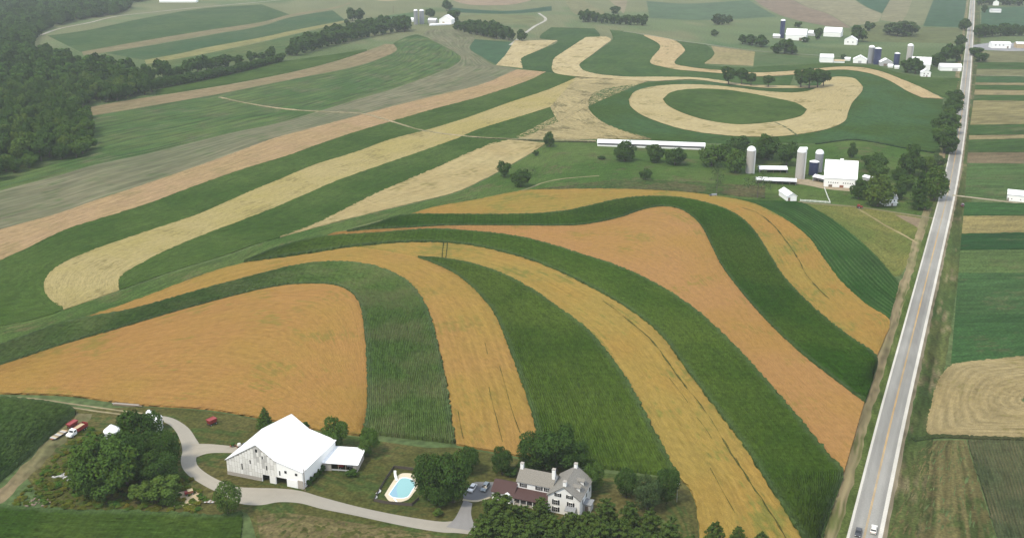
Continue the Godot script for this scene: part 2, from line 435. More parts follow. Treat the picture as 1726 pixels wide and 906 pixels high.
func build_left_fields() -> void:
	var l3t := [927, 181, 878, 196, 809, 217, 785, 227, 769, 234, 693, 261, 637, 280, 567, 305, 509, 330, 462, 350, 393, 377, 300, 413, 239, 443, 208, 461, 200, 474, 200, 487]
	var l2t := [973, 130, 924, 151, 855, 174, 785, 199, 723, 218, 658, 235, 600, 256, 532, 277, 462, 306, 420, 323, 336, 360, 247, 390, 168, 417, 106, 443, 82, 461, 73, 483, 84, 505, 106, 521]
	var l1t := [919, 122, 890, 136, 809, 163, 734, 183, 665, 203, 600, 222, 532, 245, 485, 262, 416, 283, 346, 307, 300, 324, 247, 344, 177, 366, 110, 387, 44, 419, 0, 439, -120, 500]
	var l0t := [871, 117, 809, 143, 739, 160, 670, 177, 614, 192, 532, 214, 462, 233, 393, 258, 332, 280, 239, 312, 162, 337, 93, 361, 0, 387, -120, 425]
	field("straw_strip", "wedge of pale straw stubble between the corn and the grass waterway", "stubble strip", [918, 241, 853, 236, 802, 252, 733, 283, 643, 321, 578, 353, 532, 376, 471, 399], [919, 242, 895, 258, 837, 291, 816, 302, 767, 324, 700, 341, 578, 371, 472, 400], mix_in(STRAW, {c0 = C(0.46, 0.365, 0.17)}))
	field("corn_strip", "dark green corn strip ending in a rounded tip beside the straw", "corn strip", l3t, [941, 205, 883, 231, 852, 237, 802, 253, 733, 284, 643, 322, 578, 354, 532, 377, 471, 400, 430, 412, 370, 433, 300, 454, 201, 489], mix_in(CORN_FAR, {s = 2.6}))
	field("straw_strip", "long pale yellow straw strip ending in a broad rounded hook", "stubble strip", l2t, [928, 180] + l3t.slice(2) + [201, 489, 107, 522], mix_in(STRAW, {c0 = C(0.43, 0.36, 0.135), c1 = C(0.46, 0.38, 0.17), s = 2.2}))
	field("corn_strip", "dark green corn strip curling round the end of the long straw strip", "corn strip", l1t + [-120, 560], [974, 129] + l2t.slice(2) + [44, 541, 0, 549, -120, 588], mix_in(CORN_FAR, {s = 2.6}))
	field("stubble_strip", "pinkish tan stubble strip beside the grey green bean field", "stubble strip", l0t, [920, 121] + l1t.slice(2), {c0 = C(0.44, 0.305, 0.165), c1 = C(0.42, 0.30, 0.15), c2 = C(0.36, 0.27, 0.13), t2 = 0.35, s = 2.6, h = 0.25, hj = 0.06, st = 0.25, sf = 0.4, gr = 0.16, m = "wheat"})
	field("bean_field", "grey green young bean field with fine rows, sweeping up to the distant farmstead", "bean field", [724, 49, 715, 58, 763, 86, 777, 97, 762, 112, 727, 126, 670, 147, 600, 168, 532, 189, 462, 209, 393, 223, 324, 240, 243, 260, 162, 277, 93, 297, 0, 321, -120, 355], [766, 50, 800, 63, 791, 81, 813, 97, 835, 110, 870, 117] + l0t.slice(2), {c0 = C(0.145, 0.155, 0.085), c1 = C(0.185, 0.178, 0.105), c2 = C(0.11, 0.14, 0.06), t2 = 0.3, s = 2.6, sl = 2.0, y = 0.03, st = 0.4, sf = 0.22, gr = 0.14, per = 11.0, pc = C(0.22, 0.22, 0.14), pa = 0.5, m = "soil"})
	field("hay_field", "green hay meadow in curved bands between the wood and the bean field", "meadow", [720, 63, 700, 58, 664, 72, 668, 86, 636, 101, 590, 115, 509, 131, 439, 145, 358, 161, 300, 170, 232, 183, 141, 198], [764, 86, 777, 98, 762, 112, 727, 126, 670, 146, 600, 167, 532, 188, 462, 208, 393, 222, 324, 239, 243, 259, 162, 276, 93, 296, 0, 320, -120, 353], {c0 = C(0.075, 0.15, 0.040), c1 = C(0.125, 0.185, 0.055), c2 = C(0.16, 0.18, 0.085), t2 = 0.32, s = 3.0, sl = 2.0, y = 0.05, st = 0.5, sf = 0.10, gr = 0.25, per = 26.0, pc = C(0.065, 0.12, 0.045), pa = 0.8, m = "grass"})
	field("stubble_strip", "tan pink stubble band ending in a rounded tip below the hedgerow", "stubble strip", [649, 74, 617, 86, 559, 105, 490, 122, 393, 141, 300, 156, 209, 170, 141, 182], [664, 75, 668, 85, 636, 100, 590, 114, 509, 130, 439, 144, 358, 160, 232, 182, 141, 197], {c0 = C(0.30, 0.235, 0.13), c1 = C(0.26, 0.22, 0.115), s = 3.4, y = 0.1, hj = 0.05, st = 0.3, sf = 0.3, m = "wheat"})
	field("corn_strip", "narrow dark green corn strip along the foot of the hedgerow", "corn strip", [617, 83, 560, 92, 474, 104, 393, 121, 300, 142, 262, 152], [618, 86, 559, 104, 490, 121, 393, 140, 300, 155, 262, 160], CORN_FAR)
	field("hay_field", "green field above the hedgerow below the pale lane", "meadow", [440, 7, 342, 14, 239, 31, 144, 51, 79, 60], [490, 25, 440, 38, 342, 53, 239, 70, 137, 88], {c0 = C(0.058, 0.12, 0.036), c1 = C(0.085, 0.145, 0.046), s = 7.0, y = 0.05, st = 0.2, gr = 0.2, m = "crop"})
	field("stubble_strip", "thin tan stubble strip between two green fields beside the far lane", "stubble strip", [589, 4, 559, 13, 490, 24, 440, 37, 342, 52, 239, 69, 137, 87], [590, 6, 559, 16, 490, 28, 440, 43, 342, 60, 274, 72, 178, 88, 140, 93], {c0 = C(0.26, 0.22, 0.12), c1 = C(0.22, 0.205, 0.105), s = 5.0, y = 0.1, m = "wheat"})
	field("hay_field", "green field between the tan strip and the yellow strip above the hedgerow", "meadow", [560, 17, 490, 29, 440, 44, 342, 61, 274, 73, 178, 89], [582, 34, 490, 52, 440, 63, 342, 81, 308, 89, 243, 101], {c0 = C(0.055, 0.125, 0.046), c1 = C(0.085, 0.145, 0.055), s = 6.0, y = 0.05, m = "crop"})
	field("straw_strip", "thin yellow straw strip above the hedgerow", "stubble strip", [582, 34, 490, 52, 440, 63, 342, 81, 308, 89, 243, 101], [582, 37, 513, 53, 440, 70, 342, 91, 246, 108], {c0 = C(0.30, 0.28, 0.11), c1 = C(0.25, 0.25, 0.10), s = 5.0, y = 0.1, m = "wheat"})
	field("hay_field", "pale green field directly above the hedgerow", "meadow", [583, 38, 513, 54, 440, 71, 342, 92, 247, 109], [600, 55, 520, 75, 470, 92, 380, 108, 270, 132], {c0 = C(0.09, 0.16, 0.05), c1 = C(0.14, 0.18, 0.06), s = 5.0, y = 0.05, st = 0.3, sf = 0.2, m = "grass"})
	lane("dirt_lane", "pale lane curving past the far wood", "lane", [60, 62, 100, 48, 150, 38, 197, 27, 260, 20, 328, 13, 440, 3, 500, -3], 6.0, {c0 = C(0.42, 0.40, 0.34), c1 = C(0.36, 0.33, 0.25), s = 6.0, y = 0.15})
	lane("farm_track", "dirt track crossing the contour strips from the meadow to the poultry house", "track", [370, 164, 410, 173, 480, 184, 540, 188, 580, 190, 612, 192, 660, 205, 711, 220, 785, 230, 850, 234, 935, 236, 1005, 238], 2.6, {c0 = C(0.44, 0.36, 0.22), c1 = C(0.26, 0.24, 0.13), s = 1.6, h = 0.55, wob = 1.2, gr = 0.4})

func build_far_fields() -> void:
	field("chaff_field", "messy yellow field of cut straw between the long strips and the ring of corn", "stubble field", [970, 130, 1028, 133, 1092, 136, 1063, 142, 1018, 149, 999, 158, 990, 171, 994, 186, 1012, 203, 1044, 218, 1098, 234], [928, 181, 934, 194, 942, 205, 905, 221, 868, 232, 935, 236, 1012, 234, 1097, 235], mix_in(STRAW, {c0 = C(0.46, 0.38, 0.19), c1 = C(0.41, 0.34, 0.17), c2 = C(0.22, 0.19, 0.09), t2 = 0.22, st = 0.35, hj = 0.2, s = 2.4}))
	field("corn_field", "big green corn field surrounding the straw ring and reaching the roadside trees", "corn field", [991, 171, 1000, 158, 1018, 150, 1063, 143, 1099, 139, 1157, 136, 1215, 140, 1261, 146, 1308, 149, 1370, 140, 1393, 119, 1427, 118, 1462, 123, 1497, 135, 1532, 155, 1555, 165, 1590, 168], [992, 172, 995, 187, 1013, 204, 1045, 219, 1098, 235, 1150, 239, 1250, 242, 1300, 240, 1379, 242, 1439, 235, 1485, 241, 1520, 248, 1584, 258], mix_in(CORN_FAR, {c1 = C(0.062, 0.135, 0.042)}))
	field("straw_field", "pale straw ring curling round an oval of green corn", "stubble field", [1060, 168, 1071, 155, 1099, 147, 1145, 143, 1192, 144, 1238, 148, 1284, 154, 1331, 157, 1363, 154, 1379, 147, 1393, 135, 1411, 130, 1437, 132, 1448, 139, 1455, 147], [1060, 169, 1064, 181, 1087, 197, 1134, 214, 1169, 222, 1215, 228, 1261, 231, 1319, 230, 1388, 220, 1423, 206, 1430, 190, 1437, 174, 1453, 155, 1455, 148], mix_in(STRAW, {y = 0.5, c0 = C(0.50, 0.41, 0.20), c1 = C(0.53, 0.44, 0.23), st = 0.15}))
	field("corn_field", "oval green corn plot inside the straw ring", "corn field", [1118, 168, 1134, 156, 1169, 151, 1215, 152, 1261, 158, 1308, 167, 1342, 175, 1359, 185], [1118, 169, 1125, 178, 1145, 189, 1180, 201, 1215, 208, 1250, 211, 1308, 206, 1349, 197, 1360, 186], mix_in(CORN_FAR, {y = 0.85}))
	field("straw_strip", "pale straw strip bending down from the hill and running thin under the hilltop trees", "stubble strip", [988, 63, 977, 70, 954, 85, 935, 98, 932, 104, 935, 123, 970, 129, 1028, 133, 1099, 137, 1168, 134, 1215, 140, 1261, 146, 1308, 149, 1385, 148], [1022, 62, 1030, 67, 1018, 77, 996, 94, 978, 107, 977, 112, 986, 120, 1012, 126, 1060, 130, 1108, 130, 1172, 131, 1214, 136, 1261, 143, 1331, 145, 1385, 145], mix_in(STRAW, {y = 0.35, s = 3.2, c0 = C(0.54, 0.44, 0.23), c1 = C(0.57, 0.47, 0.26)}))
	field("straw_field", "small pale straw plot with a narrow waist beside the far bean field", "stubble field", [868, 68, 852, 93, 836, 110], [940, 68, 919, 80, 878, 98, 881, 115], mix_in(STRAW, {y = 0.1, s = 3.2, c0 = C(0.54, 0.44, 0.23), c1 = C(0.57, 0.47, 0.26), sm = false}))
	field("corn_field", "green corn plot between two pale straw plots on the far slope", "corn field", [929, 46, 910, 64, 940, 69, 919, 81, 879, 98, 882, 116], [1003, 48, 1010, 62, 977, 70, 954, 85, 933, 100, 935, 123], mix_in(CORN_FAR, {c0 = C(0.05, 0.11, 0.028), c1 = C(0.07, 0.135, 0.036), y = 0.05}))
	field("corn_field", "green corn field filling the bend between two straw strips below the far tree row", "corn field", [1028, 50, 1033, 66, 1018, 79, 996, 95, 978, 108, 986, 121, 1012, 127, 1060, 131, 1108, 131, 1172, 132, 1214, 137, 1261, 144, 1331, 145], [1050, 52, 1086, 60, 1113, 76, 1097, 100, 1099, 108, 1118, 113, 1145, 118, 1180, 121, 1217, 124, 1270, 130, 1338, 127], mix_in(CORN_FAR, {c0 = C(0.055, 0.118, 0.028), c1 = C(0.085, 0.15, 0.038), y = 0.05}))
	field("straw_strip", "orange tinted straw strip snaking from the far slope to the roadside", "stubble strip", [1085, 60, 1113, 77, 1097, 101, 1099, 108, 1118, 113, 1145, 118, 1180, 121, 1217, 124, 1270, 129, 1339, 126, 1393, 119, 1427, 118, 1462, 123, 1497, 135, 1532, 155, 1555, 165], [1087, 59, 1135, 68, 1154, 83, 1153, 88, 1139, 102, 1140, 109, 1172, 115, 1215, 119, 1271, 123, 1338, 120, 1379, 116, 1416, 113, 1451, 114, 1485, 121, 1520, 134, 1555, 149, 1590, 167], mix_in(STRAW, {y = 0.4, s = 3.2, c0 = C(0.53, 0.40, 0.21), c1 = C(0.55, 0.43, 0.23)}))
	field("corn_field", "small green corn plot tucked in the crook of the orange tinted straw strip", "corn field", [1137, 69, 1155, 83, 1154, 89, 1140, 102, 1141, 109, 1172, 114, 1217, 118, 1271, 122, 1338, 119], [1190, 75, 1204, 88, 1200, 97, 1187, 108, 1200, 111, 1230, 113, 1271, 114, 1300, 112, 1360, 108], mix_in(CORN_FAR, {c0 = C(0.058, 0.12, 0.03), c1 = C(0.08, 0.14, 0.038), y = 0.08}))
	field("stubble_field", "square tan stubble plot beside the far farm lane", "stubble field", [1199, 77, 1204, 88, 1187, 107], [1273, 87, 1271, 100, 1270, 111], {c0 = C(0.36, 0.30, 0.15), c1 = C(0.32, 0.28, 0.13), s = 4.0, y = 0.12, m = "wheat", sm = false})
	field("corn_field", "green corn strip curving along the front of the roadside farm with the blue silos", "corn field", [1271, 113, 1360, 108, 1400, 107, 1440, 109, 1480, 112, 1520, 124, 1560, 130, 1618, 132], [1271, 122, 1338, 119, 1379, 115, 1416, 112, 1451, 113, 1485, 120, 1520, 133, 1555, 148, 1606, 170], mix_in(CORN_FAR, {y = 0.03}))
	field("hay_field", "pale green pasture below the two far farmsteads", "meadow", [1274, 88, 1380, 98, 1480, 103, 1520, 108, 1620, 112], [1271, 111, 1360, 107, 1440, 108, 1520, 122, 1616, 130], {c0 = C(0.095, 0.165, 0.055), c1 = C(0.13, 0.18, 0.075), s = 5.0, y = 0.02, m = "grass"})
	var far := {s = 9.0, y = 0.1, m = "grass", st = 0.2, gr = 0.15}
	for a in [
		["stubble_field", "pinkish tan arc of stubble on the farthest slope beyond the farmstead", [756, -2, 794, 8, 856, 8, 894, 1], [740, -12, 794, -6, 856, -6, 905, -8], C(0.36, 0.27, 0.18)],
		["stubble_field", "pale straw strip on the farthest slope behind the pole lane", [615, -3, 650, 2, 690, -2], [600, -14, 650, -12, 700, -12], C(0.40, 0.33, 0.2)],
		["straw_field", "pale yellow green strip pointing down toward the far tree row", [950, -4, 958, 10, 972, 25, 990, 26], [975, -4, 1000, 10, 1019, 20, 1020, 23], C(0.24, 0.24, 0.12)],
		["straw_field", "pale tan sliver of stubble beside the far tree row", [1022, -4, 1040, 12, 1050, 22], [1058, -4, 1056, 10, 1052, 22], C(0.30, 0.26, 0.16)],
		["stubble_field", "broad pinkish brown field sweeping down behind the far white farmstead", [1265, -4, 1317, 26, 1389, 43, 1432, 47], [1330, -4, 1362, 12, 1396, 23, 1434, 46], C(0.27, 0.21, 0.145)],
		["straw_field", "broad pale yellow field beyond the far white farmstead", [1331, -4, 1362, 11, 1396, 22, 1434, 45], [1436, -4, 1460, 12, 1485, 23, 1482, 36], C(0.30, 0.28, 0.165)],
		["corn_field", "dull green wedge field at the top of the far slope", [1438, -4, 1462, 12, 1486, 22], [1503, -4, 1495, 10, 1487, 23], C(0.05, 0.12, 0.06)],
		["straw_field", "pale tan field in the far distance left of the road", [1503, -4, 1492, 14, 1485, 34], [1540, -4, 1531, 20, 1520, 39], C(0.27, 0.255, 0.145)],
		["straw_field", "yellow green field strip in the far distance beside the road field", [1541, -4, 1532, 20, 1521, 39], [1575, -4, 1565, 20, 1556, 43], C(0.22, 0.235, 0.12)],
		["corn_field", "dull green far field running up to the road", [1576, -4, 1566, 20, 1557, 44], [1630, -4, 1627, 20, 1622, 46], C(0.055, 0.12, 0.058)],
		["hay_field", "olive meadow below the far fields beside the road", [1430, 50, 1485, 37, 1557, 45, 1622, 47], [1455, 70, 1500, 71, 1560, 72, 1616, 74], C(0.155, 0.18, 0.075)],
		["hay_field", "pale green slope above the far tree row", [1090, 2, 1160, 6, 1262, 0], [1095, 30, 1180, 34, 1310, 28], C(0.10, 0.165, 0.085)],
		["hay_field", "bright green meadow strip in front of the distant farm wood", [590, 40, 640, 28, 700, 20], [600, 52, 650, 40, 700, 30], C(0.095, 0.17, 0.065)],
		["straw_field", "yellowish meadow behind the dark wood by the distant farmstead", [768, 27, 830, 24, 900, 26], [775, 38, 840, 38, 905, 40], C(0.19, 0.21, 0.09)],
		["corn_field", "long dull green band below the pinkish far arc", [756, 12, 800, 16, 860, 18, 930, 10], [756, 20, 800, 22, 860, 23, 930, 18], C(0.05, 0.115, 0.06)],
		["corn_field", "green plot below the dark wood by the distant farmstead", [800, 66, 792, 82, 813, 96, 835, 108], [868, 71, 860, 82, 852, 93, 838, 108], C(0.06, 0.13, 0.06)],
	]:
		field(a[0], a[1], "field", a[2], a[3], mix_in(far, {c0 = a[4], c1 = (a[4] as Color) * 1.15}))
	lane("dirt_lane", "thin white lane crossing the far slope past the straw plots", "lane", [1050, 53, 1086, 58, 1140, 68, 1199, 76, 1273, 86, 1370, 93, 1420, 96], 2.2, {c0 = C(0.40, 0.39, 0.33), c1 = C(0.36, 0.35, 0.28), s = 5.0, y = 0.55})
	lane("dirt_lane", "bright kinked lane beyond the small straw plot", "lane", [860, 76, 900, 45, 920, 33, 908, 22], 5.0, {c0 = C(0.5, 0.48, 0.42), c1 = C(0.45, 0.43, 0.36), s = 5.0, y = 0.2})
	lane("farm_track", "dark track crossing the straw ring to the farm", "track", [1306, 207, 1325, 216, 1345, 230], 2.0, {c0 = C(0.08, 0.11, 0.05), c1 = C(0.12, 0.13, 0.06), s = 2.5, y = 0.86})
	lane("farm_track", "pale worn track through the pasture beside the two small trees", "track", [802, 338, 872, 323, 894, 316, 915, 308, 950, 301, 1010, 296], 1.8, {c0 = C(0.30, 0.27, 0.15), c1 = C(0.22, 0.22, 0.1), s = 2.0, y = 0.07, wob = 0.6})
	lane("farm_lane", "pale farm lane along the lower side of the white farmyard to the road", "lane", [1345, 340, 1400, 345, 1450, 349, 1510, 358, 1575, 368], 2.4, {c0 = C(0.30, 0.26, 0.17), c1 = C(0.24, 0.22, 0.12), s = 2.0, y = 0.09, wob = 0.6})
	lane("farm_track", "bare tan track slanting across the meadow corner to the road", "track", [1445, 350, 1490, 378, 1520, 394, 1545, 408], 1.6, {c0 = C(0.38, 0.30, 0.17), c1 = C(0.30, 0.26, 0.12), s = 2.0, y = 0.06, wob = 0.8})
	field("soil_patch", "bare brown soil patch in the meadow corner beside the farm lane and the road", "soil patch", [1508, 361, 1530, 364, 1556, 369], [1530, 374, 1545, 382, 1553, 388], {c0 = C(0.22, 0.17, 0.11), c1 = C(0.27, 0.21, 0.13), s = 1.5, y = 0.05, gr = 0.3, m = "soil"}, "structure")
	lane("hedge_line", "dark overgrown fence line along the top of the farm pasture", "hedge", [1376, 243, 1439, 236, 1485, 242, 1520, 249, 1575, 258], 2.0, {c0 = C(0.035, 0.075, 0.03), c1 = C(0.05, 0.09, 0.035), s = 1.2, h = 0.9, hj = 0.4, m = "crop"}, "stuff")
	lane("hedge_line", "dark overgrown fence line along the track to the poultry house", "hedge", [800, 233, 868, 236, 935, 239, 1004, 240], 1.2, {c0 = C(0.05, 0.085, 0.03), c1 = C(0.08, 0.10, 0.04), s = 1.2, h = 0.7, hj = 0.3, m = "crop"}, "stuff")
	field("farmyard", "bare tan concrete and dirt yard in front of the big white barn", "farmyard", [1328, 303, 1360, 302, 1390, 308, 1440, 314], [1330, 309, 1360, 312, 1390, 318, 1440, 323], {c0 = C(0.44, 0.37, 0.25), c1 = C(0.34, 0.28, 0.19), s = 1.5, y = 0.07, gr = 0.3, m = "soil"}, "structure")

func build_right_fields() -> void:
	# left ends follow the verge; bands run off to the right
	var L := func(y: float) -> float:
		var ys := [20.0, 80.0, 120.0, 160.0, 200.0, 230.0, 300.0, 340.0, 400.0, 500.0, 600.0, 640.0]
		var xs := [1655.0, 1652.0, 1647.0, 1643.0, 1637.0, 1634.0, 1629.0, 1627.0, 1621.0, 1613.0, 1605.0, 1600.0]
		for i in ys.size() - 1:
			if y <= ys[i + 1]:
				return lerpf(xs[i], xs[i + 1], (y - ys[i]) / (ys[i + 1] - ys[i]))
		return 1600.0
	var G1 := C(0.055, 0.112, 0.026)
	var G2 := C(0.085, 0.15, 0.045)
	var T1 := C(0.30, 0.25, 0.125)
	var T2 := C(0.21, 0.165, 0.095)
	for a in [
		[12, 48, 12, 46, C(0.06, 0.13, 0.065), "hay_field", "dull green field between two lines of trees beyond the roadside houses"],
		[86, 105, 86, 106, C(0.20, 0.20, 0.10), "hay_field", "tan scrubby field just below the roadside white building"],
		[105, 116, 106, 118, G1, "corn_strip", "green corn strip below the scrubby tan field right of the road"],
		[116, 127, 118, 128, C(0.2, 0.2, 0.095), "stubble_strip", "olive tan stubble strip above the thin pale lane"],
		[129, 139, 130, 140, C(0.055, 0.12, 0.04), "corn_strip", "green corn strip just below the thin pale lane"],
		[139, 143, 140, 145, T1, "stubble_strip", "narrow tan stubble strip, uppermost of two between thin corn strips"],
		[143, 151, 145, 153, G1, "corn_strip", "thin green corn strip between two narrow tan strips"],
		[151, 160, 153, 161, T1, "stubble_strip", "narrow tan stubble strip, lower of two between thin corn strips"],
		[160, 169, 161, 171, G1, "corn_strip", "thin green corn strip above the wide tan stubble field"],
		[169, 211, 171, 208, C(0.29, 0.255, 0.115), "stubble_field", "wide tan stubble field right of the road beside the roadside trees"],
		[211, 228, 208, 226, G1, "corn_strip", "green corn strip below the wide tan stubble field"],
		[228, 236, 226, 232, T1, "stubble_strip", "narrow tan stubble strip between two broad corn strips"],
		[236, 257, 232, 256, G1, "corn_strip", "broad green corn strip above the brown soil strip"],
		[257, 275, 256, 276, T2, "soil_strip", "bare brown soil strip above the green pasture by the white shed"],
		[275, 331, 276, 340, G2, "pasture", "green pasture round the small white shed right of the road"],
		[341, 363, 344, 363, C(0.045, 0.115, 0.03), "corn_strip", "green corn strip below the shed driveway"],
		[364, 394, 364, 391, C(0.33, 0.275, 0.11), "stubble_strip", "tan yellow stubble strip between two dark corn strips right of the road"],
		[394, 421, 391, 420, C(0.028, 0.085, 0.024), "corn_strip", "darkest green corn strip below the tan yellow strip"],
		[422, 460, 421, 460, C(0.105, 0.165, 0.05), "hay_strip", "pale green hay strip with brown streaks right of the road"],
		[460, 530, 460, 530, C(0.06, 0.125, 0.04), "hay_field", "upper half of the wide green hay field right of the road"],
		[530, 612, 530, 601, C(0.05, 0.115, 0.035), "hay_field", "lower half of the wide green hay field above the swirled straw field"],
	]:
		var A: Array = []
		var B: Array = []
		for k in 5:
			var t := k / 4.0
			var xr := 1880.0
			A.append_array([lerpf(L.call(a[0]), xr, t), lerpf(a[0], a[2], t * 1.6)])
			B.append_array([lerpf(L.call(a[1]), xr, t), lerpf(a[1], a[3], t * 1.6)])
		var sc := clampf(900.0 / maxf(a[0], 60.0), 1.6, 6.0)
		var corn: bool = a[5].begins_with("corn")
		field(a[5], a[6], "field", A, B, {c0 = a[4], c1 = (a[4] as Color) * 1.2, c2 = (a[4] as Color).lerp(C(0.22, 0.2, 0.1), 0.3), t2 = 0.35, s = sc, h = 0.35 if corn else 0.12, hj = 0.12 if corn else 0.04, y = 0.02, st = 0.35, sf = 0.4, gr = 0.25, m = "crop" if corn else "grass"})
	field("straw_field", "swirled pale straw field with circular mowing lines right of the road", "stubble field", [1880, 590, 1740, 600, 1640, 609, 1604, 616, 1582, 643, 1569, 690, 1563, 718, 1566, 731, 1600, 734, 1680, 736, 1880, 740], [1880, 655, 1800, 658, 1760, 661, 1735, 664, 1728, 668, 1724, 673, 1725, 678, 1733, 682, 1760, 683, 1800, 684, 1880, 686], mix_in(STRAW, {c0 = C(0.36, 0.28, 0.13), c1 = C(0.40, 0.32, 0.16), st = 0.3, sf = 0.4, s = 1.0, per = 4.4, pc = C(0.29, 0.235, 0.11), pa = 0.4}))
	field("hay_field", "brown green mown hay field with long vertical wheel lines beside the road", "hay field", [1566, 742, 1548, 757, 1534, 800, 1515, 856, 1495, 915, 1475, 980], [1629, 741, 1634, 760, 1650, 810, 1664, 856, 1681, 910, 1700, 980], {c0 = C(0.135, 0.125, 0.048), c1 = C(0.19, 0.165, 0.07), c2 = C(0.085, 0.115, 0.035), t2 = 0.15, s = 0.7, sl = 3.0, y = 0.03, hj = 0.05, st = 0.45, sf = 0.30, gr = 0.2, per = 5.2, pc = C(0.24, 0.20, 0.09), pa = 0.35, m = "grass"})
	field("bean_field", "dark green bean field with pale rows beside the brown green hay field", "bean field", [1631, 742, 1636, 760, 1652, 810, 1666, 856, 1683, 910, 1702, 980], [1860, 745, 1870, 770, 1890, 810, 1900, 856, 1920, 910, 1950, 980], {c0 = C(0.075, 0.10, 0.045), c1 = C(0.10, 0.12, 0.052), cf = C(0.22, 0.19, 0.10), rw = 1.1, fd = 0.6, s = 1.2, h = 0.5, hj = 0.15, st = 0.3, gr = 0.35, rn = 0.15, m = "crop"})
	lane("grass_strip", "overgrown green grass line below the swirled straw field", "grass", [1540, 742, 1580, 736, 1650, 738, 1740, 741], 2.2, {c0 = C(0.055, 0.085, 0.028), c1 = C(0.09, 0.10, 0.04), s = 0.8, h = 0.5, hj = 0.25, m = "crop"}, "stuff")
	lane("driveway", "pale gravel driveway from the road to the small white shed", "driveway", [1606, 329, 1640, 333, 1690, 339, 1760, 346], 3.4, {c0 = C(0.44, 0.38, 0.27), c1 = C(0.36, 0.32, 0.22), s = 2.0, y = 0.16})
	lane("driveway", "thin pale lane between strips right of the road", "lane", [1636, 127, 1690, 128, 1760, 130], 2.0, {c0 = C(0.42, 0.38, 0.28), c1 = C(0.38, 0.34, 0.25), s = 4.0, y = 0.5})
	field("parking_lot", "pale paved lot in front of the roadside white building", "paved lot", [1641, 76, 1670, 72, 1700, 72, 1740, 74], [1641, 81, 1660, 84, 1700, 86, 1740, 87], {c0 = C(0.34, 0.34, 0.35), c1 = C(0.30, 0.30, 0.31), s = 5.0, y = 0.1, m = "road"}, "structure")

